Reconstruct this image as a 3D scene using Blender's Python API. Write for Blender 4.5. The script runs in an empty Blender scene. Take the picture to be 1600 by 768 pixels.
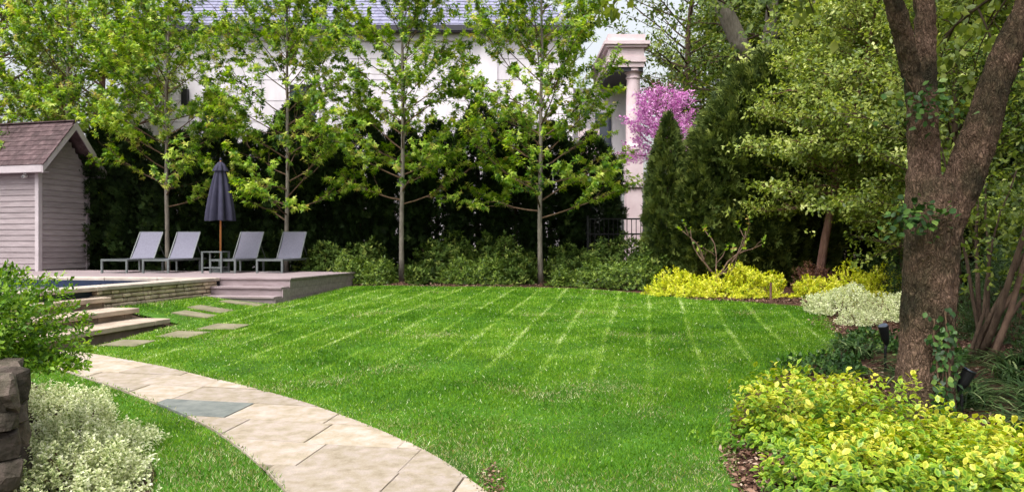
import bpy, bmesh, math, random
import numpy as np
from mathutils import Vector, Matrix, geometry, noise

R = math.radians
S = bpy.context.scene
C = S.collection

# ------------------------------------------------------------------ camera, sky, sun, exposure
EYE = 1.68
cam_d = bpy.data.cameras.new('camera')
cam = bpy.data.objects.new('camera', cam_d)
C.objects.link(cam)
cam.location = (0, 0, EYE)
cam.rotation_euler = (R(90), 0, 0)
cam_d.sensor_width = 36.0
cam_d.lens = 36.0 * 1232 / 1600
cam_d.shift_y = -2 / 1600
cam_d.clip_start = 0.05
cam_d.clip_end = 2000
S.camera = cam

SUN_EL, SUN_AZ = 62, 215           # azimuth of the sun, clockwise from +Y
world = bpy.data.worlds.new('World')
S.world = world
world.use_nodes = True
wn = world.node_tree
wn.nodes.clear()
w_out = wn.nodes.new('ShaderNodeOutputWorld')
w_bg = wn.nodes.new('ShaderNodeBackground')
w_sky = wn.nodes.new('ShaderNodeTexSky')
w_sky.sky_type = 'NISHITA'
w_sky.sun_disc = False
w_sky.sun_elevation = R(SUN_EL)
w_sky.sun_rotation = R(SUN_AZ)
w_sky.air_density = 1.4
w_sky.dust_density = 6.0
w_sky.ozone_density = 1.0
w_hs = wn.nodes.new('ShaderNodeHueSaturation')
w_hs.inputs['Saturation'].default_value = 0.28
wn.links.new(w_sky.outputs[0], w_hs.inputs['Color'])
wn.links.new(w_hs.outputs[0], w_bg.inputs['Color'])
w_bg.inputs['Strength'].default_value = 0.14
wn.links.new(w_bg.outputs[0], w_out.inputs[0])

sun_d = bpy.data.lights.new('sun', 'SUN')
sun_d.energy = 1.4
sun_d.angle = R(38)
sun_d.color = (1.0, 0.975, 0.94)
sun = bpy.data.objects.new('sun', sun_d)
C.objects.link(sun)
sv = Vector((math.sin(R(SUN_AZ)) * math.cos(R(SUN_EL)), math.cos(R(SUN_AZ)) * math.cos(R(SUN_EL)), math.sin(R(SUN_EL))))
sun.rotation_euler = sv.to_track_quat('Z', 'Y').to_euler()
sun.location = sv * 40

S.view_settings.view_transform = 'Standard'
S.view_settings.look = 'None'
S.view_settings.gamma = 1.0
S.view_settings.use_curve_mapping = False
S.view_settings.exposure = 1.06
S.render.engine = 'CYCLES'
S.cycles.max_bounces = 6
S.cycles.diffuse_bounces = 3
S.cycles.glossy_bounces = 2
S.cycles.transmission_bounces = 4
S.cycles.use_denoising = True
S.cycles.caustics_reflective = False
S.cycles.caustics_refractive = False

# ------------------------------------------------------------------ helpers
def lin(h):
    h = h.lstrip('#')
    out = []
    for i in (0, 2, 4):
        c = int(h[i:i + 2], 16) / 255
        out.append(c / 12.92 if c <= 0.04045 else ((c + 0.055) / 1.055) ** 2.4)
    return (*out, 1.0)


def node(nt, kind, **kw):
    n = nt.nodes.new(kind)
    for k, v in kw.items():
        setattr(n, k, v)
    return n


def base_mat(name):
    m = bpy.data.materials.new(name)
    m.use_nodes = True
    nt = m.node_tree
    nt.nodes.clear()
    out = node(nt, 'ShaderNodeOutputMaterial')
    b = node(nt, 'ShaderNodeBsdfPrincipled')
    nt.links.new(b.outputs[0], out.inputs[0])
    return m, nt, b, out


def ramp(nt, stops, fac=None, interp='LINEAR'):
    r = node(nt, 'ShaderNodeValToRGB')
    e = r.color_ramp.elements
    r.color_ramp.interpolation = interp
    while len(e) < len(stops):
        e.new(0.5)
    for i, (p, c) in enumerate(stops):
        e[i].position = p
        e[i].color = c if not isinstance(c, str) else lin(c)
    if fac is not None:
        nt.links.new(fac, r.inputs[0])
    return r


def leaf_mat(name, stops, trans=0.35, rough=0.5, rim=None, spec=0.35):
    """stops: colours met by single leaves (attribute tone); rim: a margin of another colour"""
    m, nt, b, out = base_mat(name)
    a = node(nt, 'ShaderNodeAttribute', attribute_name='tone')
    r = ramp(nt, stops, a.outputs['Fac'])
    col = r.outputs[0]
    if rim:
        a2 = node(nt, 'ShaderNodeAttribute', attribute_name='rim')
        mx = node(nt, 'ShaderNodeMix', data_type='RGBA')
        sh = ramp(nt, [(0.35, (0, 0, 0, 1)), (0.75, (1, 1, 1, 1))], a2.outputs['Fac'])
        nt.links.new(sh.outputs[0], mx.inputs[0])
        nt.links.new(col, mx.inputs[6])
        r2 = ramp(nt, rim, a.outputs['Fac'])
        nt.links.new(r2.outputs[0], mx.inputs[7])
        col = mx.outputs[2]
    nt.links.new(col, b.inputs['Base Color'])
    b.inputs['Roughness'].default_value = rough
    b.inputs['Specular IOR Level'].default_value = spec
    if trans > 0:
        t = node(nt, 'ShaderNodeBsdfTranslucent')
        hs = node(nt, 'ShaderNodeHueSaturation')
        hs.inputs['Hue'].default_value = 0.485
        hs.inputs['Saturation'].default_value = 1.1
        hs.inputs['Value'].default_value = 1.25
        nt.links.new(col, hs.inputs['Color'])
        nt.links.new(hs.outputs[0], t.inputs['Color'])
        mix = node(nt, 'ShaderNodeMixShader')
        mix.inputs[0].default_value = trans
        nt.links.new(b.outputs[0], mix.inputs[1])
        nt.links.new(t.outputs[0], mix.inputs[2])
        nt.links.new(mix.outputs[0], out.inputs[0])
    return m


def surf_mat(name, stops, scale=4.0, rough=0.8, bump=0.2, stretch=(1, 1, 1), vary=0.25, fine=40.0, spec=0.3, coord='pos', detail=6.0, bdist=0.01):
    m, nt, b, out = base_mat(name)
    if coord == 'pos':
        src = node(nt, 'ShaderNodeNewGeometry').outputs['Position']
    else:
        src = node(nt, 'ShaderNodeTexCoord').outputs['Object']
    mp = node(nt, 'ShaderNodeMapping')
    mp.inputs['Scale'].default_value = stretch
    nt.links.new(src, mp.inputs[0])
    n1 = node(nt, 'ShaderNodeTexNoise')
    n1.inputs['Scale'].default_value = scale
    n1.inputs['Detail'].default_value = detail
    n1.inputs['Roughness'].default_value = 0.62
    nt.links.new(mp.outputs[0], n1.inputs['Vector'])
    r = ramp(nt, stops, n1.outputs['Fac'])
    oi = node(nt, 'ShaderNodeObjectInfo')
    mr = node(nt, 'ShaderNodeMapRange')
    mr.inputs['To Min'].default_value = 1 - vary
    mr.inputs['To Max'].default_value = 1 + vary
    nt.links.new(oi.outputs['Random'], mr.inputs['Value'])
    hs = node(nt, 'ShaderNodeHueSaturation')
    nt.links.new(mr.outputs[0], hs.inputs['Value'])
    nt.links.new(r.outputs[0], hs.inputs['Color'])
    nt.links.new(hs.outputs[0], b.inputs['Base Color'])
    b.inputs['Roughness'].default_value = rough
    b.inputs['Specular IOR Level'].default_value = spec
    if bump > 0:
        n2 = node(nt, 'ShaderNodeTexNoise')
        n2.inputs['Scale'].default_value = fine
        n2.inputs['Detail'].default_value = 5
        nt.links.new(mp.outputs[0], n2.inputs['Vector'])
        bp = node(nt, 'ShaderNodeBump')
        bp.inputs['Strength'].default_value = bump
        bp.inputs['Distance'].default_value = bdist
        nt.links.new(n2.outputs['Fac'], bp.inputs['Height'])
        nt.links.new(bp.outputs[0], b.inputs['Normal'])
    return m


def link(name, me, m=None, parent=None, world=False, smooth=False):
    """one mesh object; world=True: the mesh is in world coordinates although it has a parent"""
    o = bpy.data.objects.new(name, me)
    C.objects.link(o)
    if m is not None and not me.materials:
        me.materials.append(m)
    if smooth:
        me.polygons.foreach_set('use_smooth', np.ones(len(me.polygons), dtype=bool))
    if parent is not None:
        o.parent = parent
        if world:
            o.matrix_parent_inverse = (Matrix.Translation(parent.location) @ parent.rotation_euler.to_matrix().to_4x4()).inverted()
    return o


def thing(name, label, cat, loc=(0, 0, 0), rz=0.0, group=None):
    o = bpy.data.objects.new(name, None)
    C.objects.link(o)
    o.empty_display_size = 0.1
    o.location = loc
    o.rotation_euler = (0, 0, rz)
    tag(o, label, cat, group)
    return o


def tag(o, label=None, cat=None, group=None, kind=None):
    if label: o['label'] = label
    if cat: o['category'] = cat
    if group: o['group'] = group
    if kind: o['kind'] = kind
    return o


class MB:
    def __init__(self):
        self.v, self.f = [], []

    def add(self, vs, fs):
        k = len(self.v)
        self.v += [tuple(p) for p in vs]
        self.f += [tuple(i + k for i in f) for f in fs]
        return self

    def box(self, c, s, rz=0.0):
        cx, cy, cz = c
        hx, hy, hz = s[0] / 2, s[1] / 2, s[2] / 2
        ca, sa = math.cos(rz), math.sin(rz)
        vs = [(cx + x * hx * ca - y * hy * sa, cy + x * hx * sa + y * hy * ca, cz + z * hz) for z in (-1, 1) for y in (-1, 1) for x in (-1, 1)]
        return self.add(vs, [(0, 2, 3, 1), (4, 5, 7, 6), (0, 1, 5, 4), (2, 6, 7, 3), (0, 4, 6, 2), (1, 3, 7, 5)])

    def span(self, x0, x1, y0, y1, z0, z1):
        return self.box(((x0 + x1) / 2, (y0 + y1) / 2, (z0 + z1) / 2), (x1 - x0, y1 - y0, z1 - z0))

    def bar(self, p, q, w, h, up=(0, 0, 1)):
        p, q = Vector(p), Vector(q)
        d = (q - p).normalized()
        r = d.cross(Vector(up)).normalized()
        u = r.cross(d)
        vs = []
        for a in (p, q):
            for sx, sz in ((-1, -1), (1, -1), (1, 1), (-1, 1)):
                vs.append(a + r * sx * w / 2 + u * sz * h / 2)
        return self.add(vs, [(0, 1, 2, 3), (7, 6, 5, 4), (0, 4, 5, 1), (1, 5, 6, 2), (2, 6, 7, 3), (3, 7, 4, 0)])

    def tube(self, pts, rad, n=6, cap=True):
        pts = [Vector(p) for p in pts]
        k0 = len(self.v)
        up = Vector((0.31, 0.77, 0.55)).normalized()
        for i, p in enumerate(pts):
            d = (pts[min(i + 1, len(pts) - 1)] - pts[max(i - 1, 0)])
            d = d.normalized() if d.length > 1e-9 else Vector((0, 0, 1))
            r = d.cross(up)
            if r.length < 0.05:
                r = d.cross(Vector((1, 0, 0)))
            r.normalize()
            u = r.cross(d)
            ra = rad[i]
            for j in range(n):
                a = 2 * math.pi * j / n
                self.v.append(tuple(p + (r * math.cos(a) + u * math.sin(a)) * ra))
        for i in range(len(pts) - 1):
            for j in range(n):
                a, b = k0 + i * n + j, k0 + i * n + (j + 1) % n
                self.f.append((a, b, b + n, a + n))
        if cap:
            self.f.append(tuple(k0 + j for j in reversed(range(n))))
            self.f.append(tuple(k0 + (len(pts) - 1) * n + j for j in range(n)))
        return self

    def lathe(self, prof, n=16, c=(0, 0)):
        k0 = len(self.v)
        for r, z in prof:
            for j in range(n):
                a = 2 * math.pi * j / n
                self.v.append((c[0] + r * math.cos(a), c[1] + r * math.sin(a), z))
        for i in range(len(prof) - 1):
            for j in range(n):
                a, b = k0 + i * n + j, k0 + i * n + (j + 1) % n
                self.f.append((a, b, b + n, a + n))
        self.f.append(tuple(k0 + j for j in reversed(range(n))))
        self.f.append(tuple(k0 + (len(prof) - 1) * n + j for j in range(n)))
        return self

    def prism(self, poly, z0, z1, inset=0.0, chamfer=0.0):
        """poly: list of (x, y) counter-clockwise; z0/z1 numbers or functions"""
        n = len(poly)
        f0 = z0 if callable(z0) else (lambda x, y: z0)
        f1 = z1 if callable(z1) else (lambda x, y: z1)
        cx = sum(p[0] for p in poly) / n
        cy = sum(p[1] for p in poly) / n
        vs = [(x, y, f0(x, y)) for x, y in poly]
        vs += [(x, y, f1(x, y) - chamfer) for x, y in poly]
        fs = [tuple(reversed(range(n)))]
        for i in range(n):
            j = (i + 1) % n
            fs.append((i, j, j + n, i + n))
        if chamfer > 0:
            for x, y in poly:
                dx, dy = cx - x, cy - y
                L = max(math.hypot(dx, dy), 1e-6)
                k = min(chamfer * 1.3 / L, 0.4)
                vs.append((x + dx * k, y + dy * k, f1(x, y)))
            for i in range(n):
                j = (i + 1) % n
                fs.append((i + n, j + n, j + 2 * n, i + 2 * n))
            fs.append(tuple(range(2 * n, 3 * n)))
        else:
            fs.append(tuple(range(n, 2 * n)))
        return self.add(vs, fs)

    def mesh(self, name='mesh'):
        me = bpy.data.meshes.new(name)
        me.from_pydata(self.v, [], self.f)
        me.update()
        return me

    def build(self, name, m=None, parent=None, world=False, smooth=False):
        return link(name, self.mesh(name), m, parent, world, smooth)


def bevel_box_mesh(sx, sy, sz, b=0.01, rough=0.0, seed=0):
    bm = bmesh.new()
    bmesh.ops.create_cube(bm, size=1.0)
    bmesh.ops.scale(bm, vec=(sx, sy, sz), verts=bm.verts)
    if rough:
        rr = random.Random(seed)
        for v in bm.verts:
            v.co += Vector((rr.uniform(-1, 1) * sx, rr.uniform(-1, 1) * sy, rr.uniform(-1, 1) * sz)) * rough
    bmesh.ops.bevel(bm, geom=list(bm.edges), offset=b, segments=1, affect='EDGES')
    me = bpy.data.meshes.new('piece')
    bm.to_mesh(me)
    bm.free()
    return me


# ---- leaves: triangles by the thousand through numpy
OVAL2 = (np.array([(0, 0, 0), (-.27, .5, .07), (0, 1, -.05), (.27, .5, .07)]), np.array([(0, 2, 1), (0, 3, 2)]), np.array([0, 1, 1, 1.]))
OVAL4 = (np.array([(0, 0, 0), (-.2, .25, .05), (-.26, .6, .07), (0, 1, -.06), (.26, .6, .07), (.2, .25, .05), (0, .5, 0)]),
         np.array([(0, 6, 1), (1, 6, 2), (2, 6, 3), (3, 6, 4), (4, 6, 5), (5, 6, 0)]), np.array([.6, 1, 1, 1, 1, 1, 0.]))
MAPLE = (np.array([(0, 0, 0), (-.22, .02, -.03), (-.5, .28, -.08), (-.22, .42, .02), (-.36, .78, -.1), (-.1, .66, .02), (0, 1.05, -.16),
                   (.1, .66, .02), (.36, .78, -.1), (.22, .42, .02), (.5, .28, -.08), (.22, .02, -.03), (0, .4, .03)]),
         np.array([(0, 12, 1), (1, 12, 2), (2, 12, 3), (3, 12, 4), (4, 12, 5), (5, 12, 6), (6, 12, 7), (7, 12, 8), (8, 12, 9), (9, 12, 10), (10, 12, 11), (11, 12, 0)]), None)
STAR = (np.array([(0, 0, 0), (-.48, .22, -.08), (-.17, .42, .02), (-.34, .8, -.1), (0, 1.05, -.14), (.34, .8, -.1), (.17, .42, .02), (.48, .22, -.08)]),
        np.array([(0, 2, 1), (2, 4, 3), (0, 4, 2), (0, 6, 4), (4, 6, 5), (0, 7, 6)]), None)
STAR4 = (np.array([(0, 0, 0), (-.5, .32, -.08), (-.16, .46, .02), (0, 1.05, -.14), (.16, .46, .02), (.5, .32, -.08)]),
         np.array([(0, 2, 1), (0, 3, 2), (0, 4, 3), (0, 5, 4)]), None)
FAN = (np.array([(-.04, 0, 0), (.04, 0, 0), (-.42, .5, .03), (-.3, .62, .03), (-.25, .8, -.02), (-.1, .85, 0), (0, 1.05, -.04), (.1, .85, 0), (.25, .8, .02), (.3, .62, -.03), (.42, .5, -.03), (0, .4, 0)]),
       np.array([(0, 3, 2), (0, 11, 4), (0, 1, 6), (1, 8, 11), (1, 10, 9), (11, 6, 5)]), None)
LONG = (np.array([(0, 0, 0), (-.13, .45, .04), (0, 1, -.1), (.13, .45, .04)]), np.array([(0, 2, 1), (0, 3, 2)]), None)


def norm(a):
    return a / np.maximum(np.linalg.norm(a, axis=-1, keepdims=True), 1e-9)


def tri_mesh(name, V, F, tone=None, rim=None):
    me = bpy.data.meshes.new(name)
    nv, nf = len(V), len(F)
    me.vertices.add(nv)
    me.vertices.foreach_set('co', np.ascontiguousarray(V, dtype=np.float32).ravel())
    me.loops.add(nf * 3)
    me.loops.foreach_set('vertex_index', np.ascontiguousarray(F, dtype=np.int32).ravel())
    me.polygons.add(nf)
    me.polygons.foreach_set('loop_start', np.arange(0, nf * 3, 3, dtype=np.int32))
    me.update(calc_edges=True)
    for nm, arr in (('tone', tone), ('rim', rim)):
        if arr is not None:
            at = me.attributes.new(nm, 'FLOAT', 'POINT')
            at.data.foreach_set('value', np.ascontiguousarray(arr, dtype=np.float32))
    return me


def leaf_mesh(name, pos, fwd, up, size, tmpl, tone, wide=1.0):
    tv, tf, tr = tmpl
    f = norm(fwd)
    r = norm(np.cross(f, up))
    u = np.cross(r, f)
    n, k = len(pos), len(tv)
    s = np.asarray(size).reshape(-1, 1, 1) * np.ones((n, 1, 1))
    V = pos[:, None, :] + s * (tv[None, :, 0:1] * wide * r[:, None, :] + tv[None, :, 1:2] * f[:, None, :] + tv[None, :, 2:3] * u[:, None, :])
    F = (tf[None, :, :] + (np.arange(n) * k)[:, None, None]).reshape(-1, 3)
    return tri_mesh(name, V.reshape(-1, 3), F, np.repeat(tone, k), None if tr is None else np.tile(tr, n))


def basis(D):
    ref = np.where(np.abs(D[:, 2:3]) > 0.9, np.array([[1., 0, 0]]), np.array([[0., 0, 1]]))
    A = norm(np.cross(D, ref))
    return A, np.cross(D, A)


def shoots(rng, P, D, m, length, leaf, open0=1.45, open1=0.7, jit=0.35, droop=0.0, upz=0.0):
    """m leaves along each shoot: positions, directions, normals, sizes, index of the shoot"""
    n = len(P)
    D = norm(D)
    A, B = basis(D)
    t = (np.arange(m) + 0.6) / m
    ph = rng.uniform(0, 6.28, (n, 1))
    ang = ph + (np.arange(m) // 2)[None, :] * 1.57 + (np.arange(m) % 2)[None, :] * math.pi + rng.normal(0, .35, (n, m))
    th = (open0 + (open1 - open0) * t)[None, :] + rng.normal(0, jit * .5, (n, m))
    rad = A[:, None, :] * np.cos(ang)[..., None] + B[:, None, :] * np.sin(ang)[..., None]
    fwd = rad * np.sin(th)[..., None] + D[:, None, :] * np.cos(th)[..., None] + rng.normal(0, jit * .4, (n, m, 3))
    fwd[..., 2] -= droop
    up = D[:, None, :] * np.sin(th)[..., None] - rad * np.cos(th)[..., None] + rng.normal(0, jit * .5, (n, m, 3))
    up[..., 2] += upz
    pos = P[:, None, :] + D[:, None, :] * (t * length)[None, :, None]
    size = leaf * rng.uniform(.5, 1.25, (n, m))
    idx = np.repeat(np.arange(n), m)
    return pos.reshape(-1, 3), fwd.reshape(-1, 3), up.reshape(-1, 3), size.ravel(), idx


def lump(rng, D, amp=.2, k=3.0, n=6):
    out = np.zeros(len(D))
    for i in range(n):
        w = rng.normal(0, k, 3)
        out += np.sin(D @ w + rng.uniform(0, 6.28))
    return 1 + amp * out / math.sqrt(n)


def mound(rng, n, rx, ry, h, shell=.6, amp=.16, low=-.12, k=3.0):
    """points in the outer part of a lumpy mound on z = 0, with outward directions"""
    D = norm(rng.normal(0, 1, (n * 3, 3)))
    D = D[D[:, 2] > low][:n]
    r = lump(rng, D, amp, k) * (shell + (1 - shell) * rng.random(len(D)) ** .55)
    P = D * r[:, None] * np.array([rx, ry, h])
    P[:, 2] = np.maximum(P[:, 2], 0.01 + 0.03 * rng.random(len(P)))
    N = norm(D / np.array([rx, ry, h]))
    return P, N


def curve_pts(p, d, L, n, bend, wob, rng):
    pts = [np.array(p, float)]
    d = np.array(d, float) / np.linalg.norm(d)
    for i in range(n - 1):
        d = d + np.array([0, 0, bend / n]) + rng.normal(0, wob, 3)
        d /= np.linalg.norm(d)
        pts.append(pts[-1] + d * L / (n - 1))
    return np.array(pts)


def grow(rng, H, r0, cb, RR, prof, nprim, e0, e1, nsec, bend=.4, wob=.06, lean=(0, 0), trunk_wob=.03, astep=.16, trunk_sides=10, top=.97):
    """trunk, limbs and the places where leaves sit"""
    tz = np.linspace(0, H, 14)
    off = np.cumsum(rng.normal(0, trunk_wob, (14, 2)), axis=0)
    off -= off[0]
    tp = np.c_[off[:, 0] + lean[0] * tz / H, off[:, 1] + lean[1] * tz / H, tz]
    trr = r0 * (1 - .88 * (tz / H) ** 1.1)
    trr[0] *= 1.25
    trunk, limbs = MB(), MB()
    trunk.tube(tp, trr, trunk_sides)
    P, D = [], []
    at = lambda h: np.array([np.interp(h, tz, tp[:, 0]), np.interp(h, tz, tp[:, 1]), h])
    for i in range(nprim):
        t = (i + rng.random()) / nprim
        h = cb + (H * top - cb) * t
        L = RR * prof(t) * rng.uniform(.75, 1.12)
        az = i * 2.4 + rng.uniform(-.45, .45)
        el = e0 + (e1 - e0) * t + rng.normal(0, .1)
        d = np.array([math.cos(az) * math.cos(el), math.sin(az) * math.cos(el), math.sin(el)])
        pr = curve_pts(at(h), d, L, 7, bend, wob, rng)
        rr = max(.007, np.interp(h, tz, trr) * .42)
        limbs.tube(pr, np.linspace(rr, .004, 7), 5, cap=False)
        for k in range(nsec):
            s = .22 + .76 * (k + rng.random()) / nsec
            x = s * 6
            j = min(int(x), 5)
            p = pr[j] + (pr[j + 1] - pr[j]) * (x - j)
            dd = norm((pr[j + 1] - pr[j])[None])[0]
            side = (1 if k % 2 else -1) * rng.uniform(.55, 1.05)
            c, s_ = math.cos(side), math.sin(side)
            d2 = np.array([dd[0] * c - dd[1] * s_, dd[0] * s_ + dd[1] * c, dd[2] * .7 + rng.normal(0, .22)])
            L2 = L * (.52 * (1 - s) + .17) * rng.uniform(.8, 1.2)
            se = curve_pts(p, d2, L2, 5, bend * .6, wob * 1.2, rng)
            limbs.tube(se, np.linspace(max(.005, rr * .45), .003, 5), 4, cap=False)
            na = max(2, int(L2 / astep))
            for q in np.linspace(.3, 1, na):
                x = q * 4
                j = min(int(x), 3)
                P.append(se[j] + (se[j + 1] - se[j]) * (x - j))
                D.append(se[j + 1] - se[j])
        for q in np.linspace(.35, 1, max(2, int(L * .65 / astep))):
            x = q * 6
            j = min(int(x), 5)
            P.append(pr[j] + (pr[j + 1] - pr[j]) * (x - j))
            D.append(pr[j + 1] - pr[j])
    return trunk, limbs, np.array(P), norm(np.array(D))


def inside(x, y, poly):
    x, y = np.asarray(x), np.asarray(y)
    res = np.zeros(x.shape, bool)
    n = len(poly)
    for i in range(n):
        x0, y0 = poly[i]
        x1, y1 = poly[(i + 1) % n]
        if y0 == y1:
            continue
        hit = ((y0 > y) != (y1 > y)) & (x < (x1 - x0) * (y - y0) / (y1 - y0) + x0)
        res ^= hit
    return res


def edge_dist(x, y, poly):
    d = np.full(np.shape(x), 1e9)
    for i in range(len(poly)):
        a, b = np.array(poly[i]), np.array(poly[(i + 1) % len(poly)])
        ab = b - a
        t = np.clip(((x - a[0]) * ab[0] + (y - a[1]) * ab[1]) / (ab @ ab), 0, 1)
        d = np.minimum(d, np.hypot(x - a[0] - t * ab[0], y - a[1] - t * ab[1]))
    return d


def smooth_line(pts, n=4):
    """Catmull-Rom through the points"""
    p = [np.array(q, float) for q in pts]
    out = []
    for i in range(len(p) - 1):
        a, b, c, d = p[max(i - 1, 0)], p[i], p[i + 1], p[min(i + 2, len(p) - 1)]
        for k in range(n):
            t = k / n
            out.append(tuple(.5 * ((2 * b) + (c - a) * t + (2 * a - 5 * b + 4 * c - d) * t * t + (3 * b - a - 3 * c + d) * t ** 3)))
    out.append(tuple(p[-1]))
    return out


# ------------------------------------------------------------------ the lie of the land
SLOPE = 0.0435
AX = R(9.8)                                  # house, pool and deck are turned by this much
OX, OY = -5.55, 14.9                         # where the pool wall meets the deck stairs
UX, UY = math.cos(AX), -math.sin(AX)         # across
DX, DY = math.sin(AX), math.cos(AX)          # into the distance
DECK = 1.06


def pw(x, y):
    """pool axes to world"""
    return (OX + x * UX + y * DX, OY + x * UY + y * DY)


def zg(x, y):
    x, y = np.asarray(x, float), np.asarray(y, float)
    z = SLOPE * np.clip(y, -30, 19)
    # the lawn banks up against the pool wall
    px = (x - OX) * UX + (y - OY) * UY
    py = (x - OX) * DX + (y - OY) * DY
    d = np.hypot(np.maximum(px, 0), np.maximum(np.maximum(py - .0, -3.2 - py), 0))
    z = z + np.clip(.74 - SLOPE * y, 0, .3) * np.exp(-(d / .75) ** 2) * (y > 8)
    return z


def zg1(x, y):
    return float(zg(x, y))


# ------------------------------------------------------------------ materials
M = {}
M['soil'] = surf_mat('soil', [(.3, '#2b2118'), (.7, '#4a382a')], 3, .95, .6, fine=25, vary=0)
M['mulch'] = surf_mat('mulch', [(.25, '#2a1a14'), (.55, '#4d3226'), (.8, '#6b4a3a')], 9, .95, .9, fine=45, vary=0, bdist=.03)
M['chip'] = leaf_mat('wood_chip', [(0, '#3a251b'), (.45, '#5f4234'), (.8, '#8c6f5c'), (1, '#b09a88')], 0, .9)
M['lawn_base'] = surf_mat('lawn_base', [(.3, '#2c4a0d'), (.55, '#3f6a12'), (.8, '#5a6a22')], 1.6, .95, .5, fine=60, vary=0)
M['grass'] = leaf_mat('grass_blade', [(0, '#2a520a'), (.3, '#4e7f10'), (.6, '#7ea426'), (.8, '#b2c86a'), (.93, '#dbe2b6'), (1, '#8b7740')], .28, .7, spec=.15)
M['paver'] = surf_mat('paver', [(.3, '#857967'), (.45, '#978b79'), (.58, '#a0948a'), (.7, '#ab9e90')], 9, .9, .5, fine=70, vary=.16, detail=10)
M['mossy'] = surf_mat('mossy_stone', [(.3, '#5f5c48'), (.5, '#767059'), (.75, '#8a8370')], 5, .9, .3, fine=60, vary=.1)
M['bluestone'] = surf_mat('bluestone', [(.3, '#595e5b'), (.5, '#6c706c'), (.7, '#7b7d78')], 7, .7, .2, fine=60, vary=.1)
M['step'] = surf_mat('step_stone', [(.25, '#8a7b70'), (.55, '#ad9c8c'), (.8, '#c2b1a2')], 3, .8, .3, fine=50, vary=.08)
M['riser'] = surf_mat('riser_stone', [(.25, '#5d5148'), (.7, '#8a7a6c')], 4, .85, .4, fine=40, vary=.15)
M['ashlar'] = surf_mat('wall_stone', [(.2, '#9a8870'), (.5, '#c2af96'), (.8, '#d8c8b4')], 6, .85, .6, fine=30, vary=.22, bdist=.02)
M['pool_tile'] = surf_mat('pool_tile', [(.3, '#20283c'), (.7, '#2c3750')], 9, .4, .1, vary=0)
M['sand'] = surf_mat('joint_sand', [(.3, '#5d5445'), (.7, '#857a68')], 12, .95, .3, vary=0)
M['mortar'] = surf_mat('mortar', [(.3, '#4a4038'), (.7, '#6a5d50')], 8, .95, .3, vary=0)
M['fieldstone'] = surf_mat('fieldstone', [(.25, '#25241f'), (.45, '#453f35'), (.6, '#5a4f48'), (.8, '#7d675f')], 9, .9, .8, fine=22, vary=.35, bdist=.03)
M['coping'] = surf_mat('coping_stone', [(.25, '#94887f'), (.55, '#b3a79c'), (.8, '#c6bbb4')], 3, .75, .2, fine=50, vary=.12)
M['deck'] = surf_mat('deck_board', [(.3, '#7f7072'), (.7, '#9c8d90')], 5, .7, .2, stretch=(.3, 3, 3), vary=.12)
M['siding'] = surf_mat('shed_siding', [(.3, '#867b7d'), (.7, '#9d9294')], 3, .75, .25, stretch=(1, 1, 6), vary=.1, fine=30)
M['trim'] = surf_mat('shed_trim', [(.3, '#aaa0a3'), (.7, '#bcb2b5')], 3, .7, .1, vary=.04)
M['shingle'] = surf_mat('cedar_shingle', [(.2, '#342829'), (.5, '#524143'), (.8, '#6f5f60')], 7, .9, .5, fine=30, vary=.3)
M['slate'] = surf_mat('roof_slate', [(.3, '#6e6d86'), (.7, '#8f8ea6')], 3, .6, .3, vary=0, fine=20)
M['stucco'] = surf_mat('house_stone', [(.3, '#d3ccd3'), (.5, '#e4dde4'), (.7, '#efe9ee')], 1.1, .85, .15, vary=.03, stretch=(1.5, 1, .35))
M['limestone'] = surf_mat('limestone', [(.3, '#cbb6ba'), (.7, '#dccbce')], 2.5, .8, .15, vary=.04)
M['gutter'] = surf_mat('gutter', [(.3, '#3a3840'), (.7, '#4a4850')], 3, .5, 0, vary=0)
M['black_iron'] = surf_mat('black_iron', [(.3, '#0e0f10'), (.7, '#1b1c1e')], 9, .5, .1, vary=.1)
M['lounger_metal'] = surf_mat('lounger_metal', [(.3, '#565b5b'), (.7, '#6b7070')], 9, .45, .05, vary=.05)
M['sling'] = surf_mat('sling_fabric', [(.3, '#666574'), (.7, '#777584')], 30, .8, .3, vary=.04, fine=300, bdist=.002)
M['umbrella'] = surf_mat('umbrella_canvas', [(.3, '#2b2a3c'), (.7, '#3b3a4c')], 6, .85, .3, vary=0, fine=90)
M['teak'] = surf_mat('teak', [(.3, '#a8693a'), (.7, '#c98a52')], 5, .6, .2, stretch=(6, 6, .7), vary=.05)
M['bark_maple'] = surf_mat('maple_bark', [(.3, '#5f5850'), (.6, '#857d73'), (.8, '#a59d92')], 7, .9, .5, stretch=(2, 2, .6), vary=.08, fine=30, bdist=.02)
M['bark_dark'] = surf_mat('dark_bark', [(.3, '#35281f'), (.6, '#57473a'), (.8, '#6f5e50')], 6, .95, .8, stretch=(2, 2, .4), vary=.1, fine=18, bdist=.04)
M['bark_red'] = surf_mat('reddish_bark', [(.3, '#5c4037'), (.6, '#84645a'), (.8, '#9d8075')], 6, .95, .8, stretch=(2, 2, .4), vary=.1, fine=18, bdist=.03)
M['twig'] = surf_mat('twig_bark', [(.3, '#4b3a2c'), (.7, '#77604c')], 9, .9, .3, vary=.1)
M['twig_light'] = surf_mat('pale_twig', [(.3, '#4f3d35'), (.7, '#77604f')], 9, .9, .3, vary=.1)
M['white_plastic'] = surf_mat('white_plastic', [(.3, '#d8d8d8'), (.7, '#e6e6e6')], 5, .4, 0, vary=0)

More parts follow.
